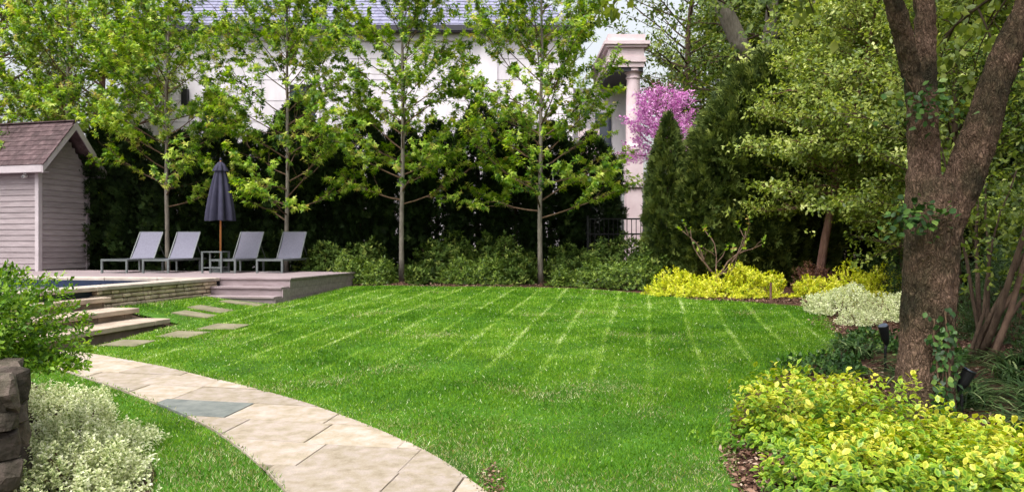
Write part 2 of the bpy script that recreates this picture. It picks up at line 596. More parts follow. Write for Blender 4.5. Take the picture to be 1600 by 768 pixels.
M['maple'] = leaf_mat('maple_leaf', [(0, '#2f5218'), (.3, '#5a8622'), (.6, '#98b83c'), (.9, '#cbd768'), (1, '#b59d5a')], .46, .42, spec=.45)
M['maple_bg'] = leaf_mat('background_leaf', [(0, '#2f451a'), (.4, '#556d28'), (.75, '#87973f'), (1, '#aab25c')], .4, .5)
M['beech'] = leaf_mat('beech_leaf', [(0, '#405320'), (.4, '#728735'), (.75, '#a3b150'), (1, '#cbd285')], .42, .42, spec=.45)
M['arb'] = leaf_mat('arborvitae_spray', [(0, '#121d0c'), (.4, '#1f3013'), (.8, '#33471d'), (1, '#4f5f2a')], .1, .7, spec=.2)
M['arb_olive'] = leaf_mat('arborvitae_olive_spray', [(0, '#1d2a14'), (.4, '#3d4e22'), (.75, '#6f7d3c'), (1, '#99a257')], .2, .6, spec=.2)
M['rhodo'] = leaf_mat('rhododendron_leaf', [(0, '#243413'), (.4, '#40561f'), (.75, '#5f7434'), (1, '#8c984c')], .22, .6, spec=.15)
M['boxwood'] = leaf_mat('boxwood_leaf', [(0, '#2d4416'), (.4, '#4f6a24'), (.75, '#7a9038'), (1, '#9db050')], .25, .4)
M['yellow'] = leaf_mat('golden_leaf', [(0, '#6f8f18'), (.3, '#a9ba24'), (.7, '#d6d838'), (1, '#eeec78')], .35, .5)
M['eu_gold'] = leaf_mat('euonymus_gold_leaf', [(0, '#365f16'), (.4, '#5a8420'), (.75, '#88a32a'), (1, '#bcbb3e')], .32, .38, rim=[(0, '#64902a'), (.4, '#90ad34'), (.75, '#bcc23c'), (1, '#d8d25c')], spec=.4)
M['eu_white'] = leaf_mat('euonymus_white_leaf', [(0, '#4a652a'), (.5, '#829a50'), (1, '#bcc888')], .3, .5, rim=[(0, '#a9b578'), (.4, '#e0e4b4'), (1, '#f6f5dc')], spec=.2)
M['azalea'] = leaf_mat('planter_bush_leaf', [(0, '#2c4a10'), (.4, '#55801c'), (.75, '#84a92e'), (1, '#a9c44a')], .35, .45)
M['barberry'] = leaf_mat('barberry_leaf', [(0, '#3c2620'), (.5, '#6b463a'), (1, '#8c6a4c')], .3, .5)
M['redbud'] = leaf_mat('redbud_flower', [(0, '#a9589c'), (.5, '#dc96cf'), (1, '#f5cdec')], .35, .6)
M['strap'] = leaf_mat('strap_leaf', [(0, '#1f3416'), (.5, '#38532a'), (.9, '#5b7340'), (1, '#8d9a6a')], .25, .4)
M['ivy'] = leaf_mat('ivy_leaf', [(0, '#1f3a17'), (.5, '#365a22'), (.9, '#5a7a34'), (1, '#86a04c')], .2, .45)
M['yew'] = leaf_mat('yew_needle', [(0, '#1a2c12'), (.5, '#30481e'), (1, '#4c6a2c')], .15, .5)


def water_mat():
    m, nt, b, out = base_mat('pool_water')
    b.inputs['Base Color'].default_value = lin('#22304a')
    b.inputs['Roughness'].default_value = .06
    n = node(nt, 'ShaderNodeTexNoise')
    n.inputs['Scale'].default_value = 4
    g = node(nt, 'ShaderNodeNewGeometry')
    nt.links.new(g.outputs['Position'], n.inputs['Vector'])
    bp = node(nt, 'ShaderNodeBump')
    bp.inputs['Strength'].default_value = .12
    nt.links.new(n.outputs['Fac'], bp.inputs['Height'])
    nt.links.new(bp.outputs[0], b.inputs['Normal'])
    return m


def glass_mat():
    m, nt, b, out = base_mat('window_glass')
    b.inputs['Base Color'].default_value = lin('#3d4656')
    b.inputs['Roughness'].default_value = .05
    b.inputs['Specular IOR Level'].default_value = .8
    return m


def bark_mat():
    """flaky bark of the near tree: ragged plates parted by fissures, moss on some sides"""
    m, nt, b, out = base_mat('plated_bark')
    g = node(nt, 'ShaderNodeNewGeometry')
    mp = node(nt, 'ShaderNodeMapping')
    mp.inputs['Scale'].default_value = (1, 1, .4)
    nt.links.new(g.outputs['Position'], mp.inputs[0])
    wob = node(nt, 'ShaderNodeTexNoise')
    wob.inputs['Scale'].default_value = 16
    wob.inputs['Detail'].default_value = 6
    nt.links.new(mp.outputs[0], wob.inputs['Vector'])
    ad = node(nt, 'ShaderNodeMix', data_type='RGBA', blend_type='ADD')
    ad.inputs[0].default_value = .13
    nt.links.new(mp.outputs[0], ad.inputs[6])
    nt.links.new(wob.outputs['Color'], ad.inputs[7])
    v = node(nt, 'ShaderNodeTexVoronoi', feature='DISTANCE_TO_EDGE')
    v.inputs['Scale'].default_value = 34
    nt.links.new(ad.outputs[2], v.inputs['Vector'])
    fn = node(nt, 'ShaderNodeTexNoise')
    fn.inputs['Scale'].default_value = 38
    fn.inputs['Detail'].default_value = 8
    fn.inputs['Roughness'].default_value = .7
    nt.links.new(mp.outputs[0], fn.inputs['Vector'])
    # height: plates plus ragged grain
    crack = ramp(nt, [(.0, (0, 0, 0, 1)), (.3, (1, 1, 1, 1))], v.outputs['Distance'])
    hm = node(nt, 'ShaderNodeMath', operation='MULTIPLY_ADD')
    nt.links.new(fn.outputs['Fac'], hm.inputs[0])
    hm.inputs[1].default_value = 1.3
    nt.links.new(crack.outputs[0], hm.inputs[2])
    big = node(nt, 'ShaderNodeTexNoise')
    big.inputs['Scale'].default_value = 2.4
    big.inputs['Detail'].default_value = 7
    big.inputs['Roughness'].default_value = .65
    nt.links.new(g.outputs['Position'], big.inputs['Vector'])
    r = ramp(nt, [(.36, '#474434'), (.46, '#6d5e4a'), (.55, '#8b725f'), (.68, '#a28573')], big.outputs['Fac'])
    gr = ramp(nt, [(.38, (.25, .23, .21, 1)), (.56, (1, 1, 1, 1))], fn.outputs['Fac'])
    mu = node(nt, 'ShaderNodeMix', data_type='RGBA', blend_type='MULTIPLY')
    mu.inputs[0].default_value = .75
    nt.links.new(r.outputs[0], mu.inputs[6])
    nt.links.new(gr.outputs[0], mu.inputs[7])
    mx = node(nt, 'ShaderNodeMix', data_type='RGBA')
    ck = ramp(nt, [(.0, (.35, .35, .35, 1)), (.14, (1, 1, 1, 1))], v.outputs['Distance'])
    nt.links.new(ck.outputs[0], mx.inputs[0])
    mx.inputs[6].default_value = lin('#3d332a')
    nt.links.new(mu.outputs[2], mx.inputs[7])
    nt.links.new(mx.outputs[2], b.inputs['Base Color'])
    b.inputs['Roughness'].default_value = .95
    b.inputs['Specular IOR Level'].default_value = .15
    bp = node(nt, 'ShaderNodeBump')
    bp.inputs['Strength'].default_value = 1.0
    bp.inputs['Distance'].default_value = .02
    nt.links.new(hm.outputs[0], bp.inputs['Height'])
    nt.links.new(bp.outputs[0], b.inputs['Normal'])
    return m


M['water'] = water_mat()
M['glass'] = glass_mat()
M['bark'] = bark_mat()

# ------------------------------------------------------------------ ground, lawn, beds
def sheet(name, poly, off, m, step=.35):
    """a patch of ground following the land, its outline kept exactly"""
    xs = [p[0] for p in poly]
    ys = [p[1] for p in poly]
    pts = [Vector(p) for p in poly]
    gx, gy = np.meshgrid(np.arange(min(xs), max(xs), step), np.arange(min(ys), max(ys), step))
    gx, gy = gx.ravel(), gy.ravel()
    ok = inside(gx, gy, poly) & (edge_dist(gx, gy, poly) > step * .3)
    inner = [Vector((float(a), float(b))) for a, b in zip(gx[ok], gy[ok])]
    res = geometry.delaunay_2d_cdt(pts + inner, [], [list(range(len(pts)))], 1, 1e-5)
    v = [(p.x, p.y, zg1(p.x, p.y) + off) for p in res[0]]
    me = bpy.data.meshes.new(name)
    me.from_pydata(v, [], [tuple(f) for f in res[2]])
    me.update()
    if me.polygons and sum(p.normal.z for p in me.polygons) < 0:
        me.flip_normals()
    o = link(name, me, m)
    tag(o, kind='structure')
    return o


# ground to the horizon: a coarse skirt and a fine middle in one sheet
gxs = np.r_[[-600, -200, -80, -40], np.arange(-26, 26.1, .65), [40, 80, 200, 600]]
gys = np.r_[[-200, -60, -20], np.arange(-6, 40.1, .5), [60, 120, 300, 900]]
X, Y = np.meshgrid(gxs, gys)
Z = zg(X, Y) - .03
# the pool basin is dug out of the ground
PX = (X - OX) * UX + (Y - OY) * UY
PY = (X - OX) * DX + (Y - OY) * DY
Z = np.where((PX < -.9) & (PX > -10) & (PY > -7) & (PY < 3), np.minimum(Z, -.9), Z)
nx, ny = len(gxs), len(gys)
mb = MB()
mb.v = [tuple(p) for p in np.c_[X.ravel(), Y.ravel(), Z.ravel()]]
mb.f = [(j * nx + i, j * nx + i + 1, (j + 1) * nx + i + 1, (j + 1) * nx + i) for j in range(ny - 1) for i in range(nx - 1)]
tag(mb.build('ground', M['soil']), kind='structure')

path_right = smooth_line([(-6.1, 10.0), (-5.55, 9.56), (-4.45, 8.88), (-3.46, 8.19), (-2.07, 7.07), (-1.21, 6.22), (-.62, 5.48), (-.19, 4.75), (.16, 4.0), (.42, 3.2), (.6, 2.2)])
path_left = smooth_line([(-6.7, 9.25), (-5.14, 8.53), (-3.94, 7.59), (-2.82, 6.56), (-2.11, 5.79), (-1.39, 4.75), (-1.02, 4.0), (-.76, 3.2), (-.58, 2.2)])
path_poly = path_right[::-1] + path_left          # counter-clockwise is checked below

lawn_rest = smooth_line([(-3.72, 17.35), (-3.2, 17.5), (-2.6, 17.5), (-1.4, 17.3), (.2, 17.2), (1.2, 16.9), (2.2, 16.3), (2.96, 15.5), (3.8, 14.8), (4.55, 14.2), (5.1, 13.7), (5.2, 13.0),
                         (4.9, 12.3), (4.5, 11.0), (4.0, 9.75), (3.4, 8.9), (2.6, 7.9), (1.92, 6.8), (1.58, 5.7), (1.36, 4.75), (1.26, 3.5), (1.26, 2.2)], 3)
lawn_poly = [p for p in path_right[::-1] if p[0] > -5.6]
lawn_poly += [pw(1.3, -5.6), pw(1.24, -3.2), pw(.1, -3.12), pw(.06, -.6), pw(1.5, -.65), pw(1.52, 2.4)] + lawn_rest
strip_rest = smooth_line([(-.9, 2.2), (-1.6, 3.2), (-2.0, 4.2), (-2.25, 5.0), (-2.75, 5.7), (-3.5, 6.5), (-4.3, 7.3), (-5.2, 8.2), (-6.4, 8.9)], 3)
strip_poly = path_left[4:] + strip_rest
for name_, poly_ in (('lawn', lawn_poly), ('lawn_strip', strip_poly)):
    sheet(name_, poly_, .004, M['lawn_base'])
sheet('path_bed', path_poly, .012, M['sand'])
bed_poly = [(-3.72, 17.35)] + lawn_rest[1:] + [(2.6, 2.0), (7, 2.0), (12, 6), (12, 22), (-12.5, 22), (-12.5, 19.2), pw(1.3, 3.4)]
sheet('mulch_bed', bed_poly, -.008, M['mulch'], .5)


def clip(poly, nx_, ny_, c):
    """keep the side where nx*x + ny*y <= c"""
    out = []
    for i in range(len(poly)):
        a, b = poly[i], poly[(i + 1) % len(poly)]
        da, db = nx_ * a[0] + ny_ * a[1] - c, nx_ * b[0] + ny_ * b[1] - c
        if da <= 0:
            out.append(a)
        if da * db < 0:
            t = da / (da - db)
            out.append((a[0] + (b[0] - a[0]) * t, a[1] + (b[1] - a[1]) * t))
    return out


def area(p):
    return .5 * sum(p[i][0] * p[(i + 1) % len(p)][1] - p[(i + 1) % len(p)][0] * p[i][1] for i in range(len(p)))


if area(path_poly) < 0:
    path_poly = path_poly[::-1]
path = thing('path', None, None, (0, 0, 0))
tag(path, kind='structure')
rr = random.Random(4)
pa = R(-11)
ca, sa = math.cos(pa), math.sin(pa)
v0 = 0.5
while v0 < 12.5:
    dv = rr.choice([.34, .42, .5, .5])
    vs_ = 2.45 * sa + 6.62 * ca
    if v0 + .08 < vs_ < v0 + dv:
        dv = max(.36, min(dv, vs_ - v0 + .2))
    u0 = -9 + rr.uniform(0, .6)
    while u0 < 3:
        du = rr.choice([.42, .55, .7, .85])
        us_ = -2.45 * ca + 6.62 * sa
        if v0 < vs_ < v0 + dv and u0 < us_ < u0 + du:
            du = max(us_ - u0 + .2, .45)
        j = .004
        cell = path_poly
        for (nx_, ny_, c_) in ((ca, sa, u0 + du - j), (-ca, -sa, -(u0 + j)), (-sa, ca, v0 + dv - j), (sa, -ca, -(v0 + j))):
            cell = clip(cell, nx_, ny_, c_)
            if len(cell) < 3:
                break
        if len(cell) >= 3 and area(cell) > .012:
            dz = rr.uniform(-.005, .006)
            cx_ = sum(p[0] for p in cell) / len(cell)
            cy_ = sum(p[1] for p in cell) / len(cell)
            mt = M['paver']
            blue = bool(inside(np.array([-2.45]), np.array([6.62]), cell)[0])
            if blue:
                mt = M['bluestone']
            p_ = MB().prism(cell, lambda x, y: zg1(x, y) - .035, lambda x, y, d=dz: zg1(x, y) + .022 + d, chamfer=.003).build('paver', mt, path)
            if blue:
                p_['label'] = 'blue-grey slab among the beige pavers'
        u0 += du
    v0 += dv

# ---- grass
STONES = [(-4.82, 9.92, .5, .46), (-4.42, 10.62, .5, .5), (-4.12, 11.3, .52, .5), (-4.95, 12.35, .55, .36), (-4.95, 12.95, .6, .4), (-4.75, 13.9, .7, .26)]
def grass(name, poly, seed, n_of):
    rng = np.random.default_rng(seed)
    xs = [p[0] for p in poly]
    ys = [p[1] for p in poly]
    x0, x1, y0, y1 = min(xs), max(xs), min(ys), max(ys)
    P = []
    for ya in np.arange(y0, y1, .5):
        n = int(n_of(ya + .25) * (x1 - x0) * .5)
        P.append(np.c_[rng.uniform(x0, x1, n), rng.uniform(ya, ya + .5, n)])
    P = np.concatenate(P)
    view = np.abs(P[:, 0]) < P[:, 1] * .75 + 1.2
    J = P + rng.normal(0, .05, P.shape)
    ok = view & inside(J[:, 0], J[:, 1], poly)
    onp = np.where(ok & inside(P[:, 0], P[:, 1], path_poly))[0]
    ok[onp] = edge_dist(P[onp, 0], P[onp, 1], path_poly) < rng.uniform(0, .035, len(onp))
    for (sx_, sy_, wx_, wy_) in STONES:
        dx_, dy_ = P[:, 0] - sx_, P[:, 1] - sy_
        ok &= ~((np.abs(dx_ * UX + dy_ * UY) < wx_ * .5 - rng.uniform(0, .07, len(P))) & (np.abs(dx_ * DX + dy_ * DY) < wy_ * .5 - rng.uniform(0, .07, len(P))))
    P = P[ok]
    x, y = P[:, 0], P[:, 1]
    n = len(x)
    # patches, mower lines along the axis of the house, clippings
    nz = lambda k, ph: (np.sin(x * k + ph + 1.7 * np.sin(y * k * .6 + ph)) + np.sin(y * k * 1.1 - ph * 2 + 1.3 * np.sin(x * k * .8))) * .5
    u = x * UX + y * UY
    stripe = np.abs((u / .56 + .04 * nz(.9, 2.)) % 1 - .5) * 2          # 1 on a line
    line = np.clip((stripe - .8) / .2, 0, 1) * np.clip(.7 + .4 * nz(2.3, .4) + .25 * nz(6.1, 2.), 0, 1) * np.clip((y - 5.5) / 4.5, 0, 1)
    v = x * DX + y * DY
    cross = np.abs((v / .6 + .05 * nz(.7, 1.)) % 1 - .5) * 2
    cl = np.clip((cross - .8) / .2, 0, 1) * np.clip(.4 + .6 * nz(1.9, 3.), 0, 1) * np.clip((y - 8) / 5, 0, 1)
    lane = ((u / .56).astype(int) % 2) * 2 - 1
    tone = .36 + .025 * lane * np.clip((y - 6) / 3, 0, 1) + .09 * nz(1.3, 0.) + .09 * nz(4.7, 1.) + .06 * nz(11., 3.) + rng.normal(0, .16, n) - .12 * np.clip((8.5 - y) / 4, 0, 1) + .44 * line + .2 * cl  # tone also carries the near lawn's shade: blades darken towards the camera
    tone = np.clip(tone, 0, .9)
    dry = (nz(2.1, 5.) + .6 * nz(5.3, 2.) + rng.normal(0, .35, n)) > (.75 + .05 * np.clip(y - 5, 0, 12))
    ed = edge_dist(x, y, poly)
    dry |= (ed < .12) & (rng.random(n) < .35)
    worn = np.clip((6.9 - y) / 1.6, 0, 1) * np.clip(.45 + .75 * nz(1.7, 4.) + .4 * nz(4.1, 1.), 0, 1)
    dry |= rng.random(n) < worn * .75
    tone = np.where(dry & (rng.random(n) < .38), rng.uniform(.95, 1, n), tone)
    white = rng.random(n) < .012
    tone = np.where(white, .93, tone)
    far = np.clip((y - 4.5) / 12, 0, 1)
    h = (.021 + .01 * far) * rng.uniform(.6, 1.35, n) * (1 + .25 * nz(3.1, 2.))
    w = (.003 + .0055 * far) * rng.uniform(.7, 1.3, n)
    az = rng.uniform(0, 6.283, n)
    side = np.c_[np.cos(az), np.sin(az), np.zeros(n)]
    lean_az = rng.uniform(0, 6.283, n)
    lean = rng.uniform(.1, 1.3, n) * h
    B = np.c_[x, y, zg(x, y) + np.where(inside(x, y, path_poly), .022, 0)]
    T = B + np.c_[np.cos(lean_az) * lean + DX * .05 * h * lane, np.sin(lean_az) * lean + DY * .05 * h * lane, h]
    V = np.stack([B - side * w[:, None], B + side * w[:, None], T], 1).reshape(-1, 3)
    me = tri_mesh(name, V, np.arange(n * 3).reshape(-1, 3), np.repeat(tone, 3))
    return link(name, me, M['grass'])


def dens(y):
    return 8500 if y < 6 else 6500 if y < 8 else 4200 if y < 11 else 2700 if y < 14 else 1900


tag(grass('lawn_grass', lawn_poly, 1, dens), 'mown green grass blades of the main lawn', 'grass', kind='stuff')
tag(grass('strip_grass', strip_poly, 2, dens), 'green grass strip between the path and the white shrub', 'grass', kind='stuff')


def chips(name, n, spots, size, label):
    rng = np.random.default_rng(n)
    P = []
    for (cx_, cy_, rx_, ry_, k) in spots:
        a, r_ = rng.uniform(0, 6.283, k), np.sqrt(rng.random(k))
        P.append(np.c_[cx_ + rx_ * r_ * np.cos(a), cy_ + ry_ * r_ * np.sin(a)])
    P = np.concatenate(P)
    pos = np.c_[P, zg(P[:, 0], P[:, 1]) + rng.uniform(0, .02, len(P))]
    fw = norm(np.c_[rng.normal(0, 1, (len(P), 2)), rng.normal(0, .3, len(P))])
    up = norm(np.c_[rng.normal(0, .5, (len(P), 2)), np.ones(len(P))])
    me = leaf_mesh(name, pos, fw, up, rng.uniform(.4, 1.2, len(P)) * size, OVAL2, rng.random(len(P)) ** 1.3)
    return tag(link(name, me, M['chip']), label, 'mulch', kind='stuff')


chips('mulch_chips', 5, [(1.95, 4.75, .6, 1.3, 6000), (5.6, 10.8, 1.3, 2.2, 4000), (5.2, 14.9, 1.9, .55, 5000), (-.5, 18.1, 4, .6, 6000), (-3.0, 18.0, 1.0, .4, 1500), (4.4, 7.4, 1.6, 1.5, 3000)], .05, 'brown wood chip mulch covering the planting beds')
chips('path_edge_debris', 6, [(-.12, 4.85, .1, .35, 500), (.2, 4.2, .1, .4, 400)], .03, 'pale crumbs of soil along the right path edge')

# ------------------------------------------------------------------ pool, steps, deck
def pool_thing(name, label, cat):
    return thing(name, label, cat, (OX, OY, 0), -AX)


pool = pool_thing('swimming_pool', 'swimming pool with stone coping raised on a beige stone retaining wall', 'pool')
rr = random.Random(11)
# basin walls (dark lining) and the retaining wall behind its facing stones
MB().span(-9.5, -.38, -.38, -.06, -.6, 1.0).span(-.38, -.085, -6.2, -.06, -.4, 1.0).span(-9.5, -.38, -6.2, -5.9, -.6, 1.0).span(-9.5, -9.2, -5.9, -.38, -.6, 1.0).build('basin_wall', M['pool_tile'], pool)
MB().span(-9.2, -.38, -5.9, -.38, -.7, -.6).build('basin_floor', M['gutter'], pool)
# facing stones in uneven courses
z = .44
while z < .985:
    hgt = min(rr.choice([.07, .09, .13]), 1.0 - z)
    if .985 - (z + hgt) < .05:
        hgt = 1.0 - z
    y = -3.3 - rr.uniform(0, .2)
    while y < -.03:
        L = min(rr.choice([.1, .15, .2, .28]) * rr.uniform(.85, 1.15), -.02 - y)
        if L > .04:
            me = bevel_box_mesh(.1, L - .012, hgt - .012, .014, .07, rr.randint(0, 9999))
            o = link('wall_stone', me, M['ashlar'], pool)
            o.location = (-.05 + rr.uniform(-.012, .018), y + L / 2, z + hgt / 2)
        y += L
    z += hgt
y = -6.2
while y < -.05:
    L = min(rr.uniform(.75, 1.15), 0 - y)
    o = link('coping_stone', bevel_box_mesh(.42, L - .008, .06, .008), M['coping'], pool)
    o.location = (-.17, y + L / 2, 1.03)
    y += L
x = -9.5
while x < -.4:
    L = min(rr.uniform(.8, 1.2), -.385 - x)
    o = link('coping_stone', bevel_box_mesh(L - .008, .36, .06, .008), M['coping'], pool)
    o.location = (x + L / 2, -.2, 1.03)
    x += L
w = MB().span(-9.2, -.38, -5.9, -.38, .93, .934).build('pool_water', M['water'])
w.location = (OX, OY, 0)
w.rotation_euler = (0, 0, -AX)
tag(w, kind='structure')

# broad stone steps up to the pool
st = pool_thing('stone_steps', 'three broad beige stone steps rising from the path to the pool', 'steps')
rr = random.Random(5)
for xf, xb, top, ye in ((1.16, .55, .61, -3.28), (.69, .1, .76, -3.32), (.22, -.08, .91, -3.3)):
    y = -6.3
    while y < ye - .05:
        L = min(rr.uniform(.95, 1.5), ye - y)
        if ye - (y + L) < .3:
            L = ye - y
        o = link('tread', bevel_box_mesh(xf - xb, L - .006, .07, .008), M['step'], st)
        o.location = ((xf + xb) / 2, y + L / 2, top - .035)
        y += L
    y = -6.25
    while y < ye - .1:
        L = min(rr.uniform(.4, .7), ye - .07 - y)
        if L > .03:
            o = link('riser_stone', bevel_box_mesh(.3, L - .008, .2, .008), M['riser'], st)
            o.location = (xf - .06 - .15, y + L / 2, top - .073 - .1)
        y += L

# stepping stones in the grass
rr = random.Random(9)
for k, (x, y, sx, sy) in enumerate(STONES):
    poly = []
    for ax_, ay_ in ((-1, -1), (1, -1), (1, 1), (-1, 1)):
        dx_, dy_ = ax_ * sx * .5 + rr.uniform(-.03, .03), ay_ * sy * .5 + rr.uniform(-.03, .03)
        poly.append((x + dx_ * UX + dy_ * DX, y + dx_ * UY + dy_ * DY))
    zc = zg1(x, y) + .045
    o = MB().prism(poly, zc - .07, lambda a, b, c=(x, y): zg1(a, b) + .02, chamfer=.006).build('stepping_stone', M['mossy'])
    tag(o, ['flat stepping stone in the grass nearest the path', 'flat stepping stone in grass, second from the path', 'flat stepping stone in grass, third from the path, right of the bottom step',
            'sunken stepping stone just beyond the right end of the stone steps', 'sunken stepping stone midway along the pool wall', 'stepping stone right before the mauve deck stairs'][k],
        'stepping stone', 'stepping stones in the lawn')

deck = pool_thing('deck', 'raised mauve board deck with three wide stairs behind the pool', 'deck')
DW = 1.45
y = .0
k = 0
while y < 3.5:
    o = MB().span(-9.5, DW + .02, y + .003 - (.02 if k == 0 else 0), y + .137, DECK - .03, DECK).build('plank', M['deck'], deck)
    y += .14
    k += 1
MB().span(-9.4, DW - .06, .03, 3.45, .45, DECK - .034).build('substructure', M['gutter'], deck)
for k in range(3):                                                   # side skirt boards
    MB().span(DW - .03, DW - .004, .0, 3.5, DECK - .035 - .155 * (k + 1) + .004, DECK - .035 - .155 * k).build('skirt_board', M['deck'], deck)
for k, (yf, top) in enumerate(((0., DECK), (-.3, DECK - .155), (-.6, DECK - .31))):
    if k:
        for q in range(2):
            MB().span(.0, DW - .02, yf + .15 * q - .02 * (q == 0), yf + .147 + .15 * q, top - .03, top).build('stair_tread', M['deck'], deck)
    MB().span(.02, DW - .035, yf + .012, yf + .034, top - .03 - .155, top - .031).build('stair_riser', M['deck'], deck)
MB().span(DW - .03, DW - .004, -.29, -.002, .45, DECK - .19).build('stair_stringer', M['deck'], deck)
MB().span(DW - .031, DW - .003, -.585, -.292, .4, DECK - .345).build('stair_stringer', M['deck'], deck)

# ------------------------------------------------------------------ loungers, table, umbrella
def lounger(x, y, label):
    t = thing('sun_lounger', label, 'sun lounger', (x, y, DECK), R(-3 + 2.2 * math.sin(x * 7.3)), 'loungers on the deck')
    W, H = .6, .31
    f = MB()
    for sx in (-1, 1):
        f.bar((sx * (W / 2 - .02), .0, H - .025), (sx * (W / 2 - .02), 1.85, H - .025), .04, .045)
    f.bar((-W / 2 + .04, .02, H - .0255), (W / 2 - .04, .02, H - .0255), .04, .045)
    f.bar((-W / 2 + .04, 1.83, H - .0255), (W / 2 - .04, 1.83, H - .0255), .04, .045)
    f.build('frame', M['lounger_metal'], t)
    for sx in (-1, 1):
        for yy in (.02, 1.55):
            MB().span(sx * (W / 2 - .02) - .02, sx * (W / 2 - .02) + .02, yy - .02, yy + .02, 0, H - .048).build('leg', M['lounger_metal'], t)
    MB().bar((-W / 2 + .03, .02, .03), (W / 2 - .03, .02, .03), .012, .012).build('stretcher', M['lounger_metal'], t)
    s = MB()
    n = 10
    vs, fs = [], []
    for i in range(n + 1):
        q = i / n
        zz = H - .004 - .022 * math.sin(math.pi * q)
        for sx in (-1, 1):
            vs += [(sx * (W / 2 - .041), .042 + q * 1.1, zz), (sx * (W / 2 - .041), .042 + q * 1.1, zz - .006)]
    for i in range(n):
        a = i * 4
        fs += [(a, a + 2, a + 6, a + 4), (a + 1, a + 5, a + 7, a + 3)]
    fs += [(0, 1, 3, 2), (n * 4, n * 4 + 2, n * 4 + 3, n * 4 + 1)]
    MB().add(vs, fs).build('seat_sling', M['sling'], t)
    a = R(56)
    p0, p1 = (1.16, H + .0), (1.16 + .74 * math.cos(a), H + .74 * math.sin(a))
    vs, fs = [], []
    n = 8
    for i in range(n + 1):
        q = i / n
        sag = .02 * math.sin(math.pi * q)
        yy = p0[0] + (p1[0] - p0[0]) * q + sag * math.sin(a)
        zz = p0[1] + (p1[1] - p0[1]) * q - sag * math.cos(a)
        for sx in (-1, 1):
            vs += [(sx * (W / 2 - .035), yy, zz), (sx * (W / 2 - .035), yy + .007, zz - .004)]
    for i in range(n):
        b_ = i * 4
        fs += [(b_, b_ + 2, b_ + 6, b_ + 4), (b_ + 1, b_ + 5, b_ + 7, b_ + 3), (b_, b_ + 4, b_ + 5, b_ + 1), (b_ + 2, b_ + 3, b_ + 7, b_ + 6)]
    fs += [(0, 1, 3, 2), (n * 4, n * 4 + 2, n * 4 + 3, n * 4 + 1)]
    MB().add(vs, fs).build('backrest_sling', M['sling'], t)
    fr = MB()
    for sx in (-1, 1):
        fr.bar((sx * (W / 2 - .02), p0[0], p0[1] - .01), (sx * (W / 2 - .02), p1[0], p1[1] - .01), .022, .03)
    fr.bar((-W / 2 + .03, p1[0] + .008, p1[1] - .002), (W / 2 - .03, p1[0] + .008, p1[1] - .002), .022, .022)
    fr.bar((-W / 2 + .05, p1[0] - .15, p1[1] - .26), (-W / 2 + .05, 1.75, H - .02), .015, .02)
    fr.bar((W / 2 - .05, p1[0] - .15, p1[1] - .26), (W / 2 - .05, 1.75, H - .02), .015, .02)
    fr.build('backrest_frame', M['lounger_metal'], t)


for xc, lb in ((-8.66, 'grey sling lounger nearest the shed'), (-7.76, 'grey sling lounger second from the shed, left of the closed umbrella'),
               (-6.3, 'grey sling lounger just right of the side table and umbrella'), (-5.28, 'rightmost grey sling lounger at the end of the deck')):
    lounger(xc, 17.15, lb)

t = thing('side_table', 'small grey metal side table at the foot of the umbrella', 'side table', (-6.52, 17.35, DECK), R(-3))
MB().span(-.23, .23, -.22, .22, .45, .475).build('table_top', M['lounger_metal'], t)
for sx in (-1, 1):
    for sy in (-1, 1):
        MB().span(sx * .21 - .018, sx * .21 + .018, sy * .2 - .018, sy * .2 + .018, 0, .449).build('leg', M['lounger_metal'], t)
MB().bar((-.19, -.2, .12), (.19, -.2, .12), .02, .025).bar((-.19, .2, .12), (.19, .2, .12), .02, .025).build('stretcher', M['lounger_metal'], t)

u = thing('closed_umbrella', 'closed dark grey patio umbrella on a wooden pole', 'umbrella', (-6.56, 17.75, DECK))
MB().lathe([(.022, 0.02), (.022, 2.5), (.012, 2.54)], 10).build('pole', M['teak'], u, smooth=True)
MB().lathe([(.2, 0), (.2, .05), (.17, .075), (.05, .085), (.04, .3), (.028, .31)], 24).build('base', M['lounger_metal'], u)


def folded(zs, n, seed, ph=0.0):
    """gathered cloth: rings with folds that deepen downwards"""
    rg = random.Random(seed)
    vs, fs = [], []
    offs = [rg.uniform(-.3, .3) for _ in range(9)]
    for z_, r_, amp in zs:
        for j in range(n):
            a = 2 * math.pi * j / n
            k = 8 * a + ph + .5 * math.sin(3 * a + 1)
            rad_ = r_ * (1 + amp * (abs(math.sin(k / 2)) * 2 - 1) + .05 * math.sin(5 * a + 2))
            vs.append((rad_ * math.cos(a), rad_ * math.sin(a) * .92, z_ + (.012 * math.sin(k + 1) if amp > .3 else 0)))
    for i in range(len(zs) - 1):
        for j in range(n):
            a, b = i * n + j, i * n + (j + 1) % n
            fs.append((a, b, b + n, a + n))
    return MB().add(vs, fs)


folded([(1.16, .235, .42), (1.19, .24, .42), (1.4, .222, .42), (1.65, .195, .4), (1.9, .165, .34), (2.1, .132, .28), (2.28, .1, .2), (2.33, .1, .1), (2.335, .03, .0)], 96, 1).build('canopy', M['umbrella'], u, smooth=True)
folded([(2.27, .145, .25), (2.3, .14, .22), (2.4, .1, .15), (2.46, .06, .08), (2.49, .02, 0)], 96, 2, .6).build('vent_cap', M['umbrella'], u, smooth=True)
MB().lathe([(.02, 2.5), (.03, 2.53), (.02, 2.56), (.004, 2.58)], 10).build('finial', M['umbrella'], u)
MB().lathe([(.1, 1.72), (.105, 1.735), (.1, 1.75)], 20).build('tie_strap', M['umbrella'], u)

